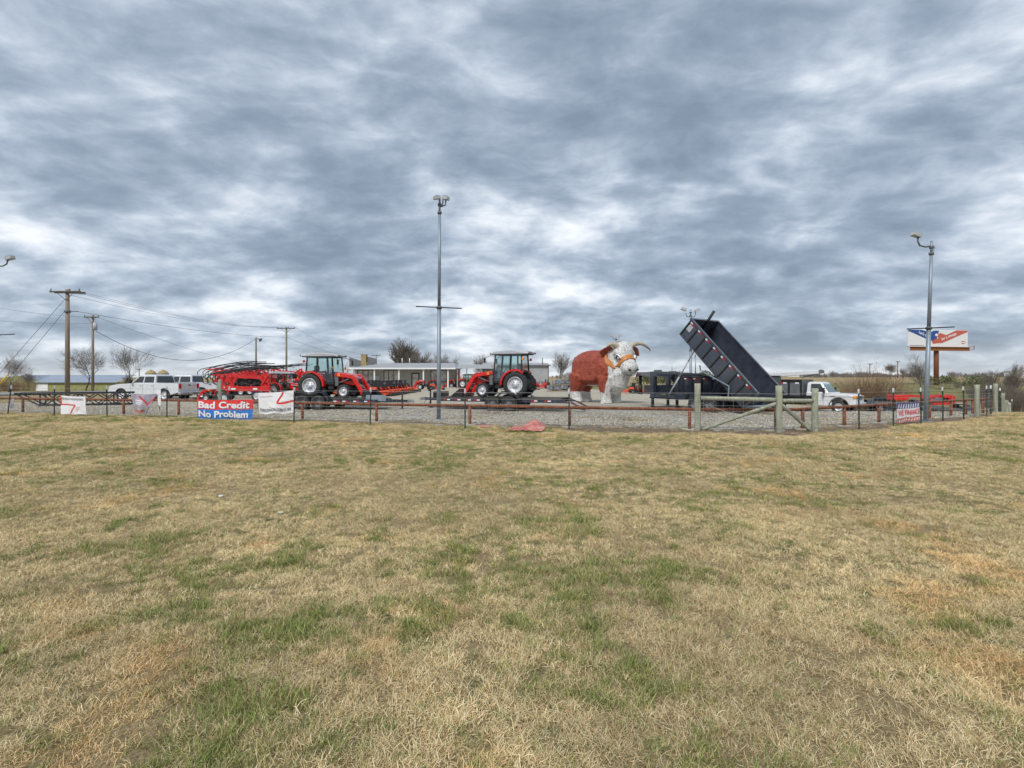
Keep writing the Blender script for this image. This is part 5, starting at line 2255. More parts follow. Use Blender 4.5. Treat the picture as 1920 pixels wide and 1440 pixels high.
b.hull([(.5, -.2, 8.2), (.5, .2, 8.2), (1.0, -.2, 8.3), (1.0, .2, 8.3), (.6, 0, 7.7), (.95, 0, 7.95)])
b.build('bracket_lamp', M['grey'], u3)
u4 = utility_pole('utility pole with a wide crossarm behind the parked red tractors', pt(gx(537, 85), 85), 10.0, 3.0, .17)
u5 = utility_pole('small distant utility pole left of the first cab tractor', pt(gx(531, 170), 170), 8.4, 2.3, .2)
u6 = utility_pole('utility pole showing its crossarm above the dealership roof', pt(gx(705.5, 130), 130), 7.4, 2.2, .10)
u7 = utility_pole('distant pole on the ridge above the brown shrub', pt(gx(1631, 170), 170), 4.8, 1.6, .16)
u8 = utility_pole('distant pole on the ridge beside the billboard tree', pt(gx(1683, 170), 170), 5.6, 1.4, .18)
u9 = utility_pole('tiny distant pole seen beyond the goosenecks', pt(gx(1260, 230), 230), 5.2, 0, .16)
u10 = utility_pole('tiny distant pole left of the grain bins', pt(gx(261, 160), 160), 7.9, 2, .16)


def wire(label, a, c, sag, r=.022, n=24):
    o0 = Vector(a)
    b = MB()
    pts_ = []
    for i in range(n + 1):
        f = i / n
        p = o0.lerp(Vector(c), f)
        p.z -= sag * 4 * f * (1 - f)
        pts_.append(p)
    b.tube(pts_, r, 4)
    o = b.build('power_line', M['cable'], None, loc=o0)
    return tag(o, label, 'cable', 'overhead wires')


def arm_pt(u, x, z):
    return u.location + Vector((x, -.2, z))


wire('highest wire of the three from the double crossarm pole to the wide crossarm pole', arm_pt(u1, 1.75, 9.1), arm_pt(u4, -1.4, 10.0), .75, .011)
wire('middle wire of the three from the double crossarm pole to the wide crossarm pole', arm_pt(u1, 1.6, 9.0), arm_pt(u4, .5, 10.0), .95, .011)
wire('lowest wire of the three from the double crossarm pole to the wide crossarm pole', arm_pt(u1, .5, 8.9), arm_pt(u4, 1.4, 10.0), 1.0, .011)
wire('single wire from the band on the tall pole to the wide crossarm pole', arm_pt(u1, .9, 7.5), arm_pt(u4, -.1, 8.3), .5, .016)
wire('thick sagging cable from the transformer pole to the bracket lamp pole', arm_pt(u2, .5, 7.3), arm_pt(u3, 0, 8.2), 3.6, .03)
wire('thin wire from the transformer pole toward the small distant pole', arm_pt(u2, .8, 8.9), arm_pt(u5, 0, 8.3), 1.5, .018)
wire('wire from the wide crossarm pole down toward the dealership', arm_pt(u4, 1.4, 10.0), arm_pt(u6, -.9, 7.3), 1.2, .016)
wire('second wire from the wide crossarm pole toward the dealership', arm_pt(u4, 0.1, 8.3), arm_pt(u6, -.2, 6.4), 1.0, .016)
wire('upper wire entering at the frame edge to the transformer pole', at(-260, 515, 50), arm_pt(u2, -.8, 8.95), .8, .011)
wire('lower wire entering at the frame edge to the transformer pole', at(-260, 560, 50), arm_pt(u2, 0, 8.2), .8, .011)
wire('upper guy wire slanting down from the tall pole', arm_pt(u1, 0, 8.6), at(-20, 722, 47), 0, .022, 2)
wire('lower guy wire slanting down from the tall pole', arm_pt(u1, 0, 7.6), at(2, 726, 47), 0, .022, 2)
b = MB()
a_, c_ = at(-4, 724, 46.5), at(16, 701, 46.5)
b.tube([a_, c_], .05, 8)
o = b.build('guy_wire_guard', M['yellow'], None, loc=a_)
tag(o, 'pale yellow plastic sleeve on the guy wire at the frame edge', 'guy guard')

# light poles at the back of the lot
lp4 = light_pole('light_pole', 'light pole standing behind the raised dump bed', pt(gx(1295, 47), 47), 8.4, 0, 'curved', 0, .12)
for s in (-1, 1):
    b = MB()
    b.tube([(0, 0, 7.7), (s * .35, 0, 7.72), (s * .45, 0, 8.05)], .04, 6)
    b.build('lamp_arm', M['grey'], lp4)
    flood(lp4, (s * .42, 0, 8.15 if s > 0 else 8.3), 0 if s > 0 else pi, R(-25), 1.2)
lp5 = light_pole('light_pole', 'light pole whose lamps show above the head of the bull', pt(gx(1155, 80), 80), 8.5, 0, 'curved', 0, .12)
for s in (-1, 1):
    b = MB()
    b.tube([(0, 0, 8.0), (s * .35, 0, 8.05), (s * .5, 0, 8.4)], .05, 6)
    b.build('lamp_arm', M['grey'], lp5)
    flood(lp5, (s * .5, 0, 8.5), 0 if s > 0 else pi, R(-25), 1.3)
lp6 = light_pole('light_pole', 'thin far light pole right of the one behind the raised dump bed', pt(gx(1304, 75), 75), 6.2, 0, 'curved', 0, .09)


# ---------------------------------------------------------------- buildings
def corrugated(name, c, scale, axis=0, rough=.55, metal=.0, depth=.6):
    m, nt, bs = nodes_of(name)
    tc = N(nt, 'ShaderNodeTexCoord')
    wv = N(nt, 'ShaderNodeTexWave', wave_type='BANDS', bands_direction='XYZ'[axis])
    wv.inputs['Scale'].default_value = scale
    wv.inputs['Distortion'].default_value = 0
    nt.links.new(tc.outputs['Object'], wv.inputs[0])
    n = noise_node(nt, tc.outputs['Object'], .8, 5, .65)
    r = ramp(nt, n.outputs[0], [(.3, tuple(x * .86 for x in c)), (.7, tuple(min(1, x * 1.1) for x in c))])
    sh = ramp(nt, wv.outputs[0], [(0, (.62, .62, .62)), (.18, (1, 1, 1)), (1, (1, 1, 1))])
    mx = N(nt, 'ShaderNodeMix', data_type='RGBA', blend_type='MULTIPLY')
    mx.inputs[0].default_value = depth
    nt.links.new(r.outputs[0], mx.inputs[6])
    nt.links.new(sh.outputs[0], mx.inputs[7])
    nt.links.new(mx.outputs[2], bs.inputs['Base Color'])
    bs.inputs['Roughness'].default_value = rough
    bs.inputs['Metallic'].default_value = metal
    bp = N(nt, 'ShaderNodeBump')
    bp.inputs['Strength'].default_value = .5
    bp.inputs['Distance'].default_value = .03
    nt.links.new(wv.outputs[0], bp.inputs['Height'])
    nt.links.new(bp.outputs[0], bs.inputs['Normal'])
    return m


M['siding'] = corrugated('beige_steel_siding', (.40, .39, .35), 2.2)
M['siding2'] = corrugated('grey_steel_siding', (.38, .385, .385), 2.6)
M['metalroof'] = corrugated('grey_metal_roof', (.42, .42, .42), 1.6, 0, .4, .2)
M['greensiding'] = corrugated('pale_olive_siding', (.30, .31, .12), 1.2)
M['blueroof'] = corrugated('pale_blue_metal_roof', (.34, .40, .50), .8, 0, .3, .3)
M['darkpanel'] = mat('dark_grey_cladding', (.14, .145, .15), .6, var=.15)
M['brick'] = mat('tan_brick', (.36, .27, .13), .9, var=.3, scale=6, bump=.4)
M['frame_dk'] = mat('dark_window_frame', (.045, .035, .03), .5)


def window(parent, x0, x1, z0, z1, y, panes=3):
    b = MB()
    w_ = .09
    b.box(((x0 + x1) / 2, y - .03, z0), (x1 - x0 + w_, .09, w_))
    b.box(((x0 + x1) / 2, y - .03, z1), (x1 - x0 + w_, .09, w_))
    for k in range(panes + 1):
        x = x0 + (x1 - x0) * k / panes
        b.box((x, y - .031, (z0 + z1) / 2), (w_, .085, z1 - z0 - w_))
    f = b.build('window', M['frame_dk'], parent)
    b = MB()
    b.box(((x0 + x1) / 2, y - .015, (z0 + z1) / 2), (x1 - x0, .03, z1 - z0))
    b.build('pane', M['windowglass'], f)
    return f


DW = 79.6                                   # wall plane of the dealership
dl = thing('dealership', 'long low beige metal dealership building with a covered porch', 'building', pt(gx(657, 77.5), 77.5))
LO = dl.location.copy()


def lx(px, d=DW):
    return gx(px, d) - LO.x


yw = DW - LO.y
b = MB()
b.box(((lx(662) + lx(853)) / 2, yw + 4, 1.6), (lx(853) - lx(662), 8, 3.3))
b.build('wall', M['siding'], dl)
b = MB()
x0, x1 = lx(655, 77.5), lx(854, 77.5)
ey, ez, rz_, ry = -.1, 3.10, 3.98, 5.8
V = [(x0, ey, ez), (x1, ey, ez), (x1 - .8, ry, rz_), (x0 + 4.2, ry, rz_), (x0, 12, ez), (x1, 12, ez), (x0, ey, ez - .03), (x1, ey, ez - .03), (x0, 12, ez - .03), (x1, 12, ez - .03)]
b.add(V, [(0, 1, 2, 3), (3, 2, 5, 4), (0, 3, 4), (1, 5, 2), (6, 8, 9, 7)])
b.build('roof', M['metalroof'], dl)
b = MB()
b.box(((x0 + x1) / 2, ey - .06, ez - .10), (x1 - x0 + .1, .10, .22))
b.build('fascia', M['white'], dl)
for px in (702, 748, 794, 840):
    b = MB()
    b.box((lx(px, 77.7), .2, 1.5), (.2, .2, 3.0), .01)
    b.build('porch_post', M['white'], dl)
b = MB()
b.box(((x0 + x1) / 2, 1.0, .06), (x1 - x0, 2.1, .14))
b.build('porch_slab', M['conc'], dl)
window(dl, lx(671), lx(700), .95, 2.75, yw, 3)
window(dl, lx(720), lx(747), .95, 2.75, yw, 3)
window(dl, lx(808), lx(838), .95, 2.75, yw, 2)
b = MB()
for x in (lx(772.5), lx(785.5)):
    b.box((x, yw - .03, 1.12), (.16, .10, 2.3))
b.box(((lx(772.5) + lx(785.5)) / 2, yw - .035, 2.25), (lx(785.5) - lx(772.5), .10, .16))
dr = b.build('door', M['frame_dk'], dl)
b = MB()
b.box(((lx(772.5) + lx(785.5)) / 2, yw - .02, 1.1), (.9, .04, 2.2))
b.build('door_glass', M['windowglass'], dr)
for px in (704.5, 709.5):
    b = MB()
    b.box((lx(px), yw - .1, 1.35), (.42, .18, 1.1), .02)
    b.build('meter_box', M['lgrey'], dl)
b = MB()
b.prism([(lx(658, 86), 3.4), (lx(658, 86), 5.0), (lx(681, 86), 4.35), (lx(700, 86), 4.0), (lx(700, 86), 3.4)], 7.6, 7.9)
b.prism([(lx(688, 86), 3.4), (lx(688, 86), 5.15), (lx(707.5, 86), 4.75), (lx(707.5, 86), 3.4)], 7.9, 8.2)
b.build('parapet', M['darkpanel'], dl)
b = MB()
b.box((lx(684.5, 86), 8.0, 4.3), (.85, .85, 2.2), .02)
b.box((lx(684.5, 86), 8.0, 5.42), (.97, .97, .1), .01)
b.build('chimney', M['brick'], dl)
for px in (754, 768):
    b = MB()
    b.cyl((lx(px, 83), 5.5, 3.9), (lx(px, 83), 5.5, 4.75), .07, 8)
    b.build('vent_pipe', M['white'], dl)
b = MB()
b.bar((lx(640, 78), .2, 2.8), (lx(658, 78), .2, 2.8), .14)
b.bar((lx(653, 78), .2, 0), (lx(653, 78), .2, 2.8), .16)
b.bar((lx(646, 78), .2, 2.9), (lx(657, 79), 1, 4.3), .04)
b.build('side_bracket', M['brick'], dl)

lt = thing('open_shelter', 'open lean-to shelter on thin posts joined to the dealership', 'shelter', pt(gx(855, 78), 78))
LL = lt.location
ex, wx = .05, gx(930, 78) - LL.x
b = MB()
b.add([(ex, 0, 3.05), (wx, 0, 3.05), (wx, 7, 3.7), (ex, 7, 3.7), (ex, 0, 3.13), (wx, 0, 3.13), (wx, 7, 3.78), (ex, 7, 3.78)], [(0, 1, 2, 3), (4, 7, 6, 5), (0, 4, 5, 1), (1, 5, 6, 2), (2, 6, 7, 3), (3, 7, 4, 0)])
b.build('roof', M['metalroof'], lt)
b = MB()
b.box(((ex + wx) / 2, -.06, 3.08), (wx - ex, .1, .2))
b.build('fascia', M['lgrey'], lt)
for k in range(5):
    b = MB()
    b.box((.2 + k * (wx - .4) / 4, .12, 1.5), (.12, .12, 3.05))
    b.build('post', M['darkpanel'] if k % 2 else M['lgrey'], lt)
b = MB()
b.box((.45, .4, 1.3), (.3, .12, 2.5))
b.build('red_cabinet', M['bullred'], lt)

sh = thing('metal_shed', 'grey steel workshop behind the second cab tractor', 'building', pt(gx(905, 85), 85))
SL = sh.location
w_ = gx(1029, 85) - SL.x
b = MB()
b.box((w_ / 2, 6, 1.75), (w_, 12, 3.7))
b.build('wall', M['siding2'], sh)
b = MB()
b.add([(-.2, -.25, 3.62), (w_ + .2, -.25, 3.62), (w_ + .2, 6, 4.2), (-.2, 6, 4.2), (-.2, 12.2, 3.62), (w_ + .2, 12.2, 3.62)], [(0, 1, 2, 3), (3, 2, 5, 4), (0, 4, 5, 1), (0, 3, 4), (1, 5, 2)])
b.build('roof', M['metalroof'], sh)
b = MB()
b.box((w_ / 2, -.3, 3.64), (w_ + .5, .1, .2))
b.box((w_ - .06, -.05, 1.75), (.14, .14, 3.5))
b.box((gx(990, 85) - SL.x, -.05, 1.75), (.12, .12, 3.5))
b.build('trim', M['darkpanel'], sh)
b = MB()
b.cyl((gx(1017, 88) - SL.x, 3, 3.8), (gx(1017, 88) - SL.x, 3, 5.0), .08, 8)
b.build('vent_pipe', M['darkpanel'], sh)

gs = thing('green_shed', 'long pale olive shed with a pale blue roof across the highway', 'building', pt(gx(66, 180), 180))
GL = gs.location
gxr = gx(216, 180) - GL.x
b = MB()
b.box((gxr / 2, 9, 1.6), (gxr, 18, 3.4))
b.prism([(-.0, 0), (-.0, 3.3), (-5.0, 5.7), (-10.5, 5.2), (-14, 0)], 0.3, 18)
b.build('wall', M['greensiding'], gs)
b = MB()
b.add([(-.1, -.5, 3.25), (gxr + .5, -.5, 3.25), (gxr - 1, 12, 6.0), (-5.2, 12, 6.0), (-5.2, 0, 5.85)], [(0, 1, 2, 3), (0, 3, 4)])
b.build('roof', M['blueroof'], gs)
b = MB()
b.box((gxr / 2, -.55, 3.2), (gxr + .8, .12, .25))
b.build('fascia', M['darkpanel'], gs)
b = MB()
b.box((2.4, -.06, 1.45), (4.2, .1, 2.9))
b.build('garage_door', M['white'], gs)
b = MB()
b.box((-9.5, .2, 1.4), (3.2, .3, 2.6))
b.build('pale_side_door', M['lgrey'], gs)
for k in range(9):
    b = MB()
    b.box((8 + k * 2.4, -1.2, .5), (.16, .16, 1.5))
    o = b.build('yard_post', M['woodpole'], gs)

for px, lab in ((283, 'left one of the two small grain bins above the pickup roof'), (306, 'right one of the two small grain bins above the pickup roof')):
    p = pt(gx(px, 250), 250)
    t = thing('grain_bin', lab, 'grain bin', p, 0, 'grain bins')
    b = MB()
    b.lathe([(2.4, -.5), (2.4, 6.9)], 20, (0, 0, 0), 'z')
    b.build('wall', M['siding2'], t)
    b = MB()
    b.lathe([(2.5, 6.85), (1.5, 8.0), (.5, 8.45), (.45, 8.7), (.001, 8.75)], 20, (0, 0, 0), 'z')
    b.build('roof', M['brick'], t)
p = pt(gx(1912, 190), 190)
t = thing('white_house', 'tiny white house roof beyond the hedgerow', 'house', p)
b = MB()
b.box((0, 0, 1.3), (7, 5, 2.6))
b.build('wall', M['white'], t)
b = MB()
b.prism([(-3.9, 2.5), (0, 4.6), (3.9, 2.5)], -2.8, 2.8)
b.build('roof', M['lgrey'], t)

# ---------------------------------------------------------------- billboard
bbp = Vector((gx(1758, 110), 110, gz(gx(1758, 110), 110)))
bb = thing('billboard', 'large white billboard with blue and red clasped hands on a brown post', 'billboard', bbp, R(9))
z0 = 8.15 - bbp.z
BW, BH = 14.9, 3.65
b = MB()
b.cyl((0, .3, -.5), (0, .3, z0 + 2), .46, 18)
b.build('post', M['rust'], bb)
b = MB()
b.box((0, 0, z0 + BH / 2), (BW, .35, BH), .03)
b.build('panel', M['white'], bb)
b = MB()
for k in range(60):
    b.box((-BW / 2 + .12 + k * (BW - .24) / 59, -.55, z0 - .48), (.20, .05, .78))
b.box((0, -.35, z0 - .10), (BW, .9, .06))
b.bar((BW / 2, -.6, z0 - .7), (BW / 2 + .9, -.7, z0 - .5), .08)
b.bar((BW / 2 + .9, -.7, z0 - .5), (BW / 2 + 1.0, -.7, z0 + .3), .10)
b.bar((BW / 2, -.6, z0 + .1), (BW / 2 + .95, -.7, z0 + .1), .06)
b.build('catwalk_skirt', mat('orange_brown_slats', (.30, .115, .035), .7, var=.25), bb)
M['bb_blue'] = mat('poster_blue', (.03, .08, .28), .5, var=.05)
M['bb_red'] = mat('poster_red', (.56, .12, .085), .5, var=.05)


def poster(name, m, polys, y):
    b = MB()
    for P in polys:
        b.prism([(x, z) for x, z in P], y, y + .004)
    return b.build(name, m, bb)


def bp_(u, v):
    return (-BW / 2 + u * BW, z0 + v * BH)


poster('blue_arm', M['bb_blue'], [[bp_(0, .99), bp_(.215, .99), bp_(.37, .84), bp_(.42, .95), bp_(.51, .95), bp_(.50, .80), bp_(.47, .46), bp_(.40, .34), bp_(.32, .42), bp_(.02, .88), bp_(0, .86)]], -.186)
poster('blue_fingers', M['bb_blue'], [[bp_(.47 + k * .025, .33), bp_(.50 + k * .035, .40), bp_(.585 + k * .008, .28 + k * .045), bp_(.575 + k * .008, .22 + k * .04)] for k in range(4)], -.188)
poster('red_arm', M['bb_red'], [[bp_(.995, .99), bp_(.80, .985), bp_(.63, .70), bp_(.53, .82), bp_(.47, .68), bp_(.50, .52), bp_(.44, .44), bp_(.385, .30), bp_(.41, .17), bp_(.47, .20), bp_(.55, .22), bp_(.64, .34), bp_(.74, .50), bp_(.995, .90)]], -.192)
poster('white_dot', M['white'], [[(bp_(.468, .70)[0] + .38 * cos(k * .524), bp_(.468, .70)[1] + .30 * sin(k * .524)) for k in range(12)]], -.198)
for txt, u, v, sz, an, m_ in (("Let's talk", .26, .71, .78, -23, 'white'), ('for a change.', .68, .63, .78, 20, 'white')):
    vs_, fs_ = curve_text(txt, sz, .02)
    q = Matrix.Rotation(R(an), 2)
    P = [q @ Vector((v_.x, v_.y)) for v_ in vs_]
    ox, oz = bp_(u, v)
    b = MB()
    b.add([(ox + p.x, -.204, oz + p.y) for p in P], fs_)
    b.build('lettering', M[m_], bb, recalc=False)
b = MB()
b.box((bp_(.14, .07)[0], -.19, bp_(0, .07)[1]), (3.6, .01, .09))
b.build('small_print', M['bb_blue'], bb)
b = MB()
for z_, w1 in ((.33, .8), (.22, .8)):
    b.box((bp_(.915, z_)[0], -.19, bp_(0, z_)[1]), (w1, .01, .16))
b.box((bp_(.945, .3)[0] + .12, -.19, bp_(0, .28)[1]), (.05, .01, .7))
b.build('corner_mark', M['bb_red'], bb)
# ---------------------------------------------------------------- zero-turn mowers
def mower(label, paint='orangered', group='orange zero turn mowers'):
    t = thing('ride_on_mower', label, 'mower', group=group)
    b = MB()
    b.hull([(x, y, z) for x, y in ((.25, -.66), (.25, .66), (1.0, -.58), (1.0, .58), (1.22, -.3), (1.22, .3)) for z in (.14, .30)])
    b.box((.1, 0, .42), (1.3, .5, .14), .03)
    b.box((.95, 0, .52), (.5, .62, .06), .02)
    for s in (-1, 1):
        b.bar((.55, s * .28, .42), (1.30, s * .34, .46), .09)
        b.hull([(-.55, s * .34, .55), (.25, s * .34, .55), (-.5, s * .62, .60), (.2, s * .62, .60), (-.45, s * .36, .86), (.1, s * .36, .80), (-.4, s * .58, .84), (.05, s * .58, .78)])
    b.build('deck', M[paint], t)
    b = MB()
    b.box((.02, 0, .80), (.48, .52, .14), .05)
    b.box((-.24, 0, 1.10), (.14, .5, .58), .05)
    for s in (-1, 1):
        b.box((-.02, s * .30, .98), (.36, .07, .06), .02)
    b.build('seat', M['seat'], t)
    b = MB()
    b.box((-.62, 0, .62), (.5, .55, .42), .06)
    b.cyl((-.62, 0, .8), (-.62, 0, .92), .18, 12)
    b.build('engine', M['blackm'], t)
    b = MB()
    for s in (-1, 1):
        b.tube([(.25, s * .33, .6), (.42, s * .33, 1.0), (.36, s * .12, 1.06)], .02, 6)
    b.build('control_lever', M['blackm'], t)
    b = MB()
    b.tube([(-.42, -.36, .5), (-.5, -.36, 1.2), (-.66, -.28, 1.34), (-.66, .28, 1.34), (-.5, .36, 1.2), (-.42, .36, .5)], .022, 6)
    b.build('roll_bar', M['blackm'], t)
    for s in (-1, 1):
        b = MB()
        b.lathe([(.13, -.13), (.27, -.13), (.29, -.09), (.29, .09), (.27, .13), (.13, .13)], 16, (-.38, s * .56, .29), 'y', closed=True)
        w_ = b.build('wheel', M['rubber'], t)
        b = MB()
        b.lathe([(.15, s * .10), (.06, s * .06), (.001, s * .08)], 14, (-.38, s * .56, .29))
        b.build('rim', M['grey'], w_)
        b = MB()
        b.lathe([(.05, -.06), (.15, -.06), (.16, 0), (.15, .06), (.05, .06)], 12, (1.36, s * .34, .16), 'y', closed=True)
        b.build('caster', M['rubber'], t)
    return t


m0 = None
n = 0
rm = random.Random(21)
for row, (X, y0, k_) in enumerate(((-11.9, 45.4, 10), (-14.6, 46.5, 9), (-17.4, 50.0, 6))):
    for k in range(k_):
        y = y0 + k * 1.36
        if row == 0:
            lab = ('orange mower at the near end of the front row before the dealership' if k == 0 else 'orange mower at the far end of the front row before the dealership' if k == k_ - 1 else
                   'orange mower in the middle of the front row before the dealership')
        elif row == 1:
            lab = 'orange mower with its black seat showing in the second row before the dealership'
        else:
            lab = 'orange mower in the rear row nearest the dealership windows'
        p = pt(X + rm.uniform(-.12, .12), y, .035)
        rz = R(rm.uniform(-6, 6) - 8)
        if m0 is None:
            m0 = mower(lab)
            m0.location, m0.rotation_euler = p, (0, 0, rz)
        else:
            copy_tree(m0, p, rz, lab)
for px, d, rz, lab in ((812, 66, 20, 'orange mower parked in front of the loader tractor at the porch'), (1182, 66, 160, 'orange mower seen under the coupler of the gooseneck'), (1192, 67, 20, 'orange mower seen beside the coupler of the gooseneck')):
    copy_tree(m0, pt(gx(px, d), d, .035), R(rz), lab)
mr = mower('small red mower left of the two beside the metal shed', 'red', 'red mowers by the shed')
mr.location = pt(gx(1007, 74), 74, .035)
copy_tree(mr, pt(gx(1020, 75), 75, .035), R(170), 'small red mower right of the two beside the metal shed')

# ---------------------------------------------------------------- tractors parked in the lot
q = tractor('small red open tractor with loader lowered, left of the timber post', cab=False, simple=True, group='red tractors in the lot')
q.location, q.rotation_euler, q.scale = pt(gx(415, 36), 36.5, .035), (0, 0, R(178)), (.62,) * 3
spots = [(448, 49, 168, 'red open tractor just right of the timber post'), (470, 52, 165, 'red open tractor showing its roll bar behind the hay rakes'), (492, 47, 172, 'red open tractor with loader nearest the second cab tractor row'),
         (508, 56, 168, 'red open tractor behind the row, under the bracket lamp pole'), (556, 62, 20, 'red open tractor partly hidden behind the rear wheel of the first cab tractor')]
for px, d, rz, lab in spots:
    copy_tree(q, pt(gx(px, d), d, .035), R(rz), lab, scale=.92)
qc = tractor('grey fendered cab tractor parked behind the upside-down banner', simple=True, loader=False, group='cab tractors in the lot')
qc.scale = (.88,) * 3
qc.location, qc.rotation_euler = pt(gx(521, 42.5), 42.5, .035), (0, 0, R(-6))
for o in [c for c in qc.children if c.name.startswith(('fender', 'bonnet'))]:
    pass
copy_tree(qc, pt(gx(567, 66), 66, .035), R(10), 'cab tractor mostly hidden behind the first trailer tractor')
copy_tree(q, pt(gx(812, 70), 70, .035), R(178), 'red loader tractor parked at the dealership porch', scale=.9)
copy_tree(q, pt(gx(868, 78), 79, .035), R(172), 'red loader tractor under the open shelter', scale=.95)
copy_tree(qc, pt(gx(882, 80), 81, .035), R(170), 'cab tractor parked under the open shelter')


# ---------------------------------------------------------------- hay rakes: red frames with long black guard hoops
def hay_rake(label, big=True):
    t = thing('hay_rake', label, 'hay rake', group='red hay machines with black guard hoops')
    b = MB()
    b.box((0, 0, .98), (2.9, .22, .30), .02)
    b.box((0, .9, 1.0), (.25, 2.0, .22), .02)
    for s in (-1, 1):
        b.bar((s * 1.2, 0, .9), (s * 1.45, -.1, .36), .13)
        b.bar((s * 1.25, 0, 1.05), (s * .75, .15, 1.75), .16)
        b.bar((s * .75, .15, 1.75), (s * 1.15, .3, 1.95), .14)
        b.box((s * 1.2, .1, 1.55), (.34, .3, .42), .03)
        b.bar((s * .9, -.05, 1.2), (s * 1.35, -.05, 1.85), .10)
    b.bar((-.75, .15, 1.75), (.75, .15, 1.65), .14)
    b.bar((-1.1, .3, 1.9), (-2.2, .3, 1.84), .08)
    b.bar((.2, .9, 1.1), (.9, .4, 1.7), .12)
    b.build('frame', M['red2'], t)
    b = MB()
    for x in (-.85, .55):
        b.box((x, -.125, .98), (.28, .03, .10))
    b.build('white_decal', M['white'], t)
    b = MB()
    for k, (x, z) in enumerate(((-.5, 1.25), (.3, 1.30), (.0, 1.5))):
        b.cyl((x, .3, z), (x, .55, z + .05), .34 - .05 * k, 18)
        b.cyl((x, .2, z), (x, .62, z), .12, 12)
    b.tube([(-.9, .05, 1.15), (-.4, -.05, 1.35), (.3, -.02, 1.2), (.9, .05, 1.4)], .035, 6)
    b.build('gearbox', M['blackm'], t)
    for s in (-1, 1):
        b = MB()
        b.lathe([(.24, -.07), (.36, -.08), (.385, 0), (.36, .08), (.24, .07)], 22, (s * 1.45, -.15, .385), 'y', closed=True)
        w_ = b.build('wheel', M['rubber'], t)
        b = MB()
        b.lathe([(.25, -.05), (.2, -.02), (.07, -.05), (.001, -.06)], 18, (s * 1.45, -.15, .385))
        b.build('rim', M['silver'], w_)
    for k in range(4):                       # guard hoops sweeping up to the right
        b = MB()
        y = .25 + k * .55
        pts_ = [(-2.55, y, 1.20), (-2.8, y, 1.30), (-2.84, y, 1.66), (-2.6, y, 1.86)]
        for i in range(1, 11):
            f = i / 10
            pts_.append((-2.6 + 3.9 * f, y + .1 * f, 1.86 + .44 * sin(f * pi * .62) + .16 * f * (k % 2)))
        b.tube(pts_, .027, 6)
        b.build('guard_hoop', M['blackm'], t)
    b = MB()
    for f in (.15, .4, .65, .9):
        x = -2.6 + 3.9 * f
        b.tube([(x, .25 + .1 * f, 1.86 + .44 * sin(f * pi * .62)), (x, 1.95 + .1 * f, 1.84 + .44 * sin(f * pi * .62))], .02, 5)
    for k in range(6):
        f = .45 + k / 12
        x = -2.2 + 3.4 * f
        b.tube([(x, 1.0, 1.9 + .6 * sin(f * pi * .62)), (x + .1, .9, 1.45 + .5 * f)], .012, 4)
    b.build('tines', M['blackm'], t)
    return t


hr = hay_rake('red hay machine nearest the big red and blue banner')
hr.location = pt(gx(460, 31.5), 31.8, .035)
hr.rotation_euler = (0, 0, R(-4))
for k, (px, d, lab) in enumerate(((447, 36.5, 'second red hay machine back from the banner'), (470, 40.5, 'third red hay machine back from the banner'), (492, 50, 'red hay machine behind the grey fendered cab tractor'),
                                  (452, 42, 'red hay machine whose hoops rise just right of the timber post'), (512, 56, 'farthest red hay machine of the hooped row'),
                                  (436, 47, 'tall red hay machine showing its hoops above the small loader tractor'), (540, 62, 'tall red hay machine glimpsed behind the first trailer tractor'))):
    copy_tree(hr, pt(gx(px, d), d, .035), R(-4 + 3 * sin(k * 2.)), lab, scale=1 + .06 * k)

# black truss lying on the gravel
tp_ = Vector((gx(27, 29.4), 29.4, 0))
te = Vector((gx(246, 31.6), 31.6, 0))
tv = (te - tp_)
ts = thing('steel_truss', 'long black steel box truss lying on the gravel behind the fence', 'truss', pt(tp_.x, tp_.y), atan2(tv.y, tv.x))
Lt = tv.length
for s, y in enumerate((0, .75)):
    b = MB()
    b.bar((0, y, .80), (Lt, y, .80), .10, .10)
    b.bar((1.15, y, .08), (Lt, y, .08), .10, .10)
    b.build('chord', M['blackm'], ts)
    b = MB()
    b.bar((0, y, .80), (1.15, y, .08), .07)
    k_ = int((Lt - 1.15) / .78)
    st = (Lt - 1.15) / k_
    for k in range(k_):
        x = 1.15 + k * st
        b.bar((x, y, .08), (x + st, y, .80), .055)
        b.bar((x, y, .80), (x + st, y, .08), .055)
        if k % 2 == 0:
            b.bar((x, y, .08), (x, y, .80), .07)
    b.build('lattice', M['blackm'], ts)
b = MB()
for k in range(8):
    x = 1.2 + k * (Lt - 1.4) / 7
    b.bar((x, 0, .80), (x, .75, .80), .06)
    b.bar((x, 0, .08), (x, .75, .08), .06)
b.build('cross_members', M['blackm'], ts)

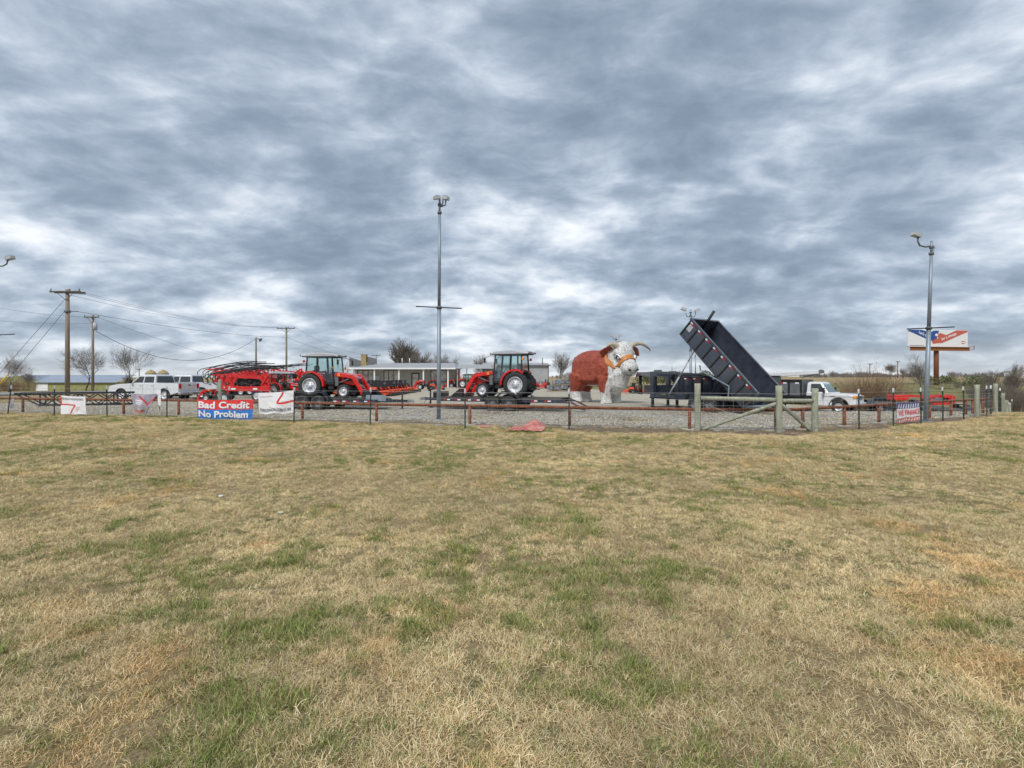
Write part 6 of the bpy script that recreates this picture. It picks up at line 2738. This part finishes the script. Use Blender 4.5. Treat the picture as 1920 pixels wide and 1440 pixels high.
# shrink-wrapped crates by the shed
M['wrap'] = mat('grey_shrink_wrap', (.17, .18, .19), .25, var=.6, scale=4, bump=1.0, bscale=7, c2=(.42, .43, .45), coat=.3)
spots = []
names = ['bottom crate at the shed end of the wrapped stack', 'second bottom crate of the wrapped stack', 'third bottom crate of the wrapped stack', 'bottom crate nearest the bull', 'low upper crate toward the shed end of the wrapped stack', 'middle upper crate of the wrapped stack',
         'upper crate nearest the bull', 'topmost crate of the wrapped stack']
for k, (px, lev) in enumerate(((1032, 0), (1045, 0), (1058, 0), (1071, 0), (1043, 1), (1054, 1), (1067, 1), (1068, 2))):
    rd = random.Random(100 + k)
    t = thing('wrapped_crate', 'grey shrink wrapped ' + names[k], 'crate', pt(gx(px, 60), 60 + rd.uniform(-.2, .2), .035 + lev * .72), R(rd.uniform(-8, 8)), 'shrink wrapped crates')
    b = MB()
    P = []
    for i in range(40):
        a, zz = rd.random() * 6.28, rd.random()
        rr_ = (.52 if lev else .56) * (1 - .25 * zz ** 3) * rd.uniform(.82, 1.0)
        sx = max(-.42, min(.42, cos(a) * rr_ * 1.2))
        P.append((sx, max(-.45, min(.45, sin(a) * rr_ * 1.2)), .07 + zz * .68))
    b.hull(P)
    o = b.build('wrapping', M['wrap'], t)
    b = MB()
    b.box((0, 0, .05), (.86, .9, .1))
    b.build('pallet', M['woodpole'], t)

# red mower conditioner on the flat trailer at the right
rb = pt(gx(1728, 29.2), 29.6)
zz = gz(rb.x, rb.y)
rmz = thing('mower_conditioner', 'long bright red mower conditioner resting on the trailers right of the leaning light pole', 'farm implement', rb, R(-4))
s_ = 29.4 / 960


def rx(px):
    return (px - 1728) * s_


def rzz(py):
    return H - (py - HZ) * s_ - zz


b = MB()
b.box(((rx(1682) + rx(1707)) / 2, 0, (rzz(741) + rzz(750.5)) / 2), (rx(1707) - rx(1682), .7, .32), .03)
b.build('gearbox_cover', M['red'], rmz)
b = MB()
b.bar((rx(1706), 0, rzz(742.5)), (rx(1740), 0, rzz(743.5)), .16, .13)
b.bar((rx(1738), 0, rzz(743.5)), (rx(1788), 0, rzz(743)), .2, .15)
b.build('drawbar', M['red'], rmz)
b = MB()
b.prism([(rx(1768), rzz(740)), (rx(1784), rzz(739.5)), (rx(1790), rzz(743)), (rx(1790), rzz(757)), (rx(1779), rzz(757)), (rx(1782), rzz(746)), (rx(1768), rzz(745))], -.3, .3)
b.build('swing_frame', M['red'], rmz)
b = MB()
b.box(((rx(1742) + rx(1770)) / 2, -.1, rzz(755.5)), (rx(1770) - rx(1742), 1.3, .18), .03)
b.hull([(rx(1744), -.4, rzz(747)), (rx(1752), -.4, rzz(752)), (rx(1744), -.4, rzz(753)), (rx(1744), .4, rzz(747)), (rx(1752), .4, rzz(752)), (rx(1744), .4, rzz(753))])
b.build('cutter_bar', M['red'], rmz)
b = MB()
b.cyl((rx(1754), -.3, rzz(751)), (rx(1754), .3, rzz(751)), .12, 12)
b.cyl((rx(1763), -.3, rzz(750)), (rx(1763), .3, rzz(750)), .15, 12)
b.bar((rx(1752), 0, rzz(749)), (rx(1786), 0, rzz(750)), .06)
b.build('rollers', M['grey'], rmz)
b = MB()
b.box((rx(1770), -.35, rzz(755)), (.12, .1, .2))
b.build('warning_tag', M['yellow'], rmz)
b = MB()
for px in (1690, 1745, 1785):
    b.bar((rx(px), .1, rzz(757 if px > 1700 else 750)), (rx(px), .1, .62), .12)
b.build('supports', M['blackm'], rmz)
# ---------------------------------------------------------------- sky, sun, camera
SUN_EL, SUN_AZ = 48.0, 205.0           # azimuth clockwise from +Y: behind the camera, to the left
w = bpy.data.worlds.new('World')
scn.world = w
w.use_nodes = True
nt = w.node_tree
bg = nt.nodes['Background']
bg.inputs['Strength'].default_value = .1
sky = N(nt, 'ShaderNodeTexSky')
sky.sky_type = 'NISHITA'
sky.sun_disc = False
sky.sun_elevation = R(SUN_EL)
sky.sun_rotation = R(SUN_AZ)
tc = N(nt, 'ShaderNodeTexCoord')
sp = N(nt, 'ShaderNodeSeparateXYZ')
nt.links.new(tc.outputs['Generated'], sp.inputs[0])


def mth(op, a, b=None, c=None, clamp=False):
    n = N(nt, 'ShaderNodeMath', operation=op, use_clamp=clamp)
    for i, v in enumerate((a, b, c)):
        if v is None:
            continue
        if isinstance(v, (int, float)):
            n.inputs[i].default_value = v
        else:
            nt.links.new(v, n.inputs[i])
    return n.outputs[0]


zc = mth('ADD', mth('MAXIMUM', sp.outputs[2], 0.0), .19)
u = mth('DIVIDE', sp.outputs[0], zc)
v = mth('DIVIDE', sp.outputs[1], zc)
cb = N(nt, 'ShaderNodeCombineXYZ')
nt.links.new(u, cb.inputs[0])
nt.links.new(v, cb.inputs[1])
nt.links.new(mth('MULTIPLY', sp.outputs[2], 1.6), cb.inputs[2])


def mapped(scale, rot=0.0, loc=(0, 0, 0)):
    mp = N(nt, 'ShaderNodeMapping')
    mp.inputs['Scale'].default_value = scale
    mp.inputs['Rotation'].default_value = (0, 0, rot)
    mp.inputs['Location'].default_value = loc
    nt.links.new(cb.outputs[0], mp.inputs[0])
    return mp.outputs[0]


def noise2(*a):
    n = noise_node(*a)
    n.noise_dimensions = '2D'
    return n


def warp(vec, scale, amt):
    n = noise2(nt, vec, scale, 3, .5)
    sub = N(nt, 'ShaderNodeVectorMath', operation='SUBTRACT')
    nt.links.new(n.outputs['Color'], sub.inputs[0])
    sub.inputs[1].default_value = (.5, .5, .5)
    sc_ = N(nt, 'ShaderNodeVectorMath', operation='SCALE')
    nt.links.new(sub.outputs[0], sc_.inputs[0])
    sc_.inputs['Scale'].default_value = amt
    ad_ = N(nt, 'ShaderNodeVectorMath', operation='ADD')
    nt.links.new(vec, ad_.inputs[0])
    nt.links.new(sc_.outputs[0], ad_.inputs[1])
    return ad_.outputs[0]


def puffs(vec, scale, smooth=.5):
    vo = N(nt, 'ShaderNodeTexVoronoi', feature='SMOOTH_F1')
    vo.voronoi_dimensions = '2D'
    vo.inputs['Scale'].default_value = scale
    vo.inputs['Smoothness'].default_value = smooth
    nt.links.new(vec, vo.inputs['Vector'])
    return vo.outputs['Distance']


base = mapped((1, 1, 1), R(24), (2.2, 5.1, 0))
wv_ = warp(base, 1.6, .16)
n0 = noise2(nt, base, .72, 3, .5, .2)                     # broad light and dark areas
n1 = noise2(nt, wv_, 1.8, 6, .5, .0)                      # rolls
zc2 = mth('ADD', mth('MULTIPLY', mth('MAXIMUM', sp.outputs[2], 0.0), .9), .36)
cb2 = N(nt, 'ShaderNodeCombineXYZ')
nt.links.new(mth('MULTIPLY', mth('DIVIDE', sp.outputs[0], zc2), 1.75), cb2.inputs[0])
nt.links.new(mth('ADD', mth('MULTIPLY', mth('DIVIDE', sp.outputs[1], zc2), 1.9), mth('MULTIPLY', sp.outputs[2], -2.2)), cb2.inputs[1])
wp_ = warp(cb2.outputs[0], 1.4, .24)
p1 = puffs(warp(wp_, 5.0, .2), 2.0, .5)                      # billows
p2 = puffs(warp(wp_, 9.0, .14), 4.6, .4)
n2 = noise2(nt, wp_, 7.0, 6, .58, .0)                     # ragged edges
val = mth('ADD', mth('ADD', mth('MULTIPLY', n0.outputs[0], .46), mth('MULTIPLY', n1.outputs[0], .36)),
          mth('ADD', mth('ADD', mth('MULTIPLY', p1, .16), mth('MULTIPLY', p2, .085)), mth('MULTIPLY', n2.outputs[0], .17)))
K = .69
crp = ramp(nt, val, [(p_, tuple(x * K for x in c_)) for p_, c_ in [(.45, (.185, .236, .305)), (.53, (.235, .292, .369)), (.585, (.295, .356, .438)), (.625, (.362, .424, .507)), (.665, (.448, .506, .584)), (.715, (.58, .628, .692)), (.78, (.75, .777, .81))]])
# brighter band low on the horizon
hb = N(nt, 'ShaderNodeMapRange')
hb.inputs[1].default_value, hb.inputs[2].default_value = 0.0, .06
hb.inputs[3].default_value, hb.inputs[4].default_value = .30, 0.0
nt.links.new(sp.outputs[2], hb.inputs[0])
mxh = N(nt, 'ShaderNodeMix', data_type='RGBA')
nt.links.new(hb.outputs[0], mxh.inputs[0])
nt.links.new(crp.outputs[0], mxh.inputs[6])
mxh.inputs[7].default_value = (.60, .59, .55, 1)
sc = N(nt, 'ShaderNodeVectorMath', operation='SCALE')
nt.links.new(mxh.outputs[2], sc.inputs[0])
sc.inputs['Scale'].default_value = 10.0
mxs = N(nt, 'ShaderNodeMix', data_type='RGBA')
mxs.inputs[0].default_value = .965           # cloud cover over the clear sky above it
nt.links.new(sky.outputs[0], mxs.inputs[6])
nt.links.new(sc.outputs[0], mxs.inputs[7])
nt.links.new(mxs.outputs[2], bg.inputs['Color'])

sl = bpy.data.lights.new('sun', 'SUN')
sl.energy = 1.5
sl.angle = R(16)
sl.color = (1, .965, .91)
so = bpy.data.objects.new('sun', sl)
col.objects.link(so)
az = R(SUN_AZ)
dirv = Vector((sin(az) * cos(R(SUN_EL)), cos(az) * cos(R(SUN_EL)), sin(R(SUN_EL))))
so.rotation_euler = dirv.to_track_quat('Z', 'Y').to_euler()
so.location = dirv * 50

cam = bpy.data.cameras.new('camera')
cam.sensor_width = 36
cam.lens = 36 * F / 1920
cam.shift_y = -(720 - HZ) / 1920
cam.clip_start = .05
cam.clip_end = 9000
co = bpy.data.objects.new('camera', cam)
col.objects.link(co)
co.location = (0, 0, H)
co.rotation_euler = (R(90), 0, 0)
scn.camera = co
vs = scn.view_settings
scn.display_settings.display_device = 'sRGB'
vs.view_transform = 'Standard'
vs.look = 'None'
vs.exposure = 0.93
vs.gamma = 1
vs.use_curve_mapping = False
scn.cycles.transparent_max_bounces = 32
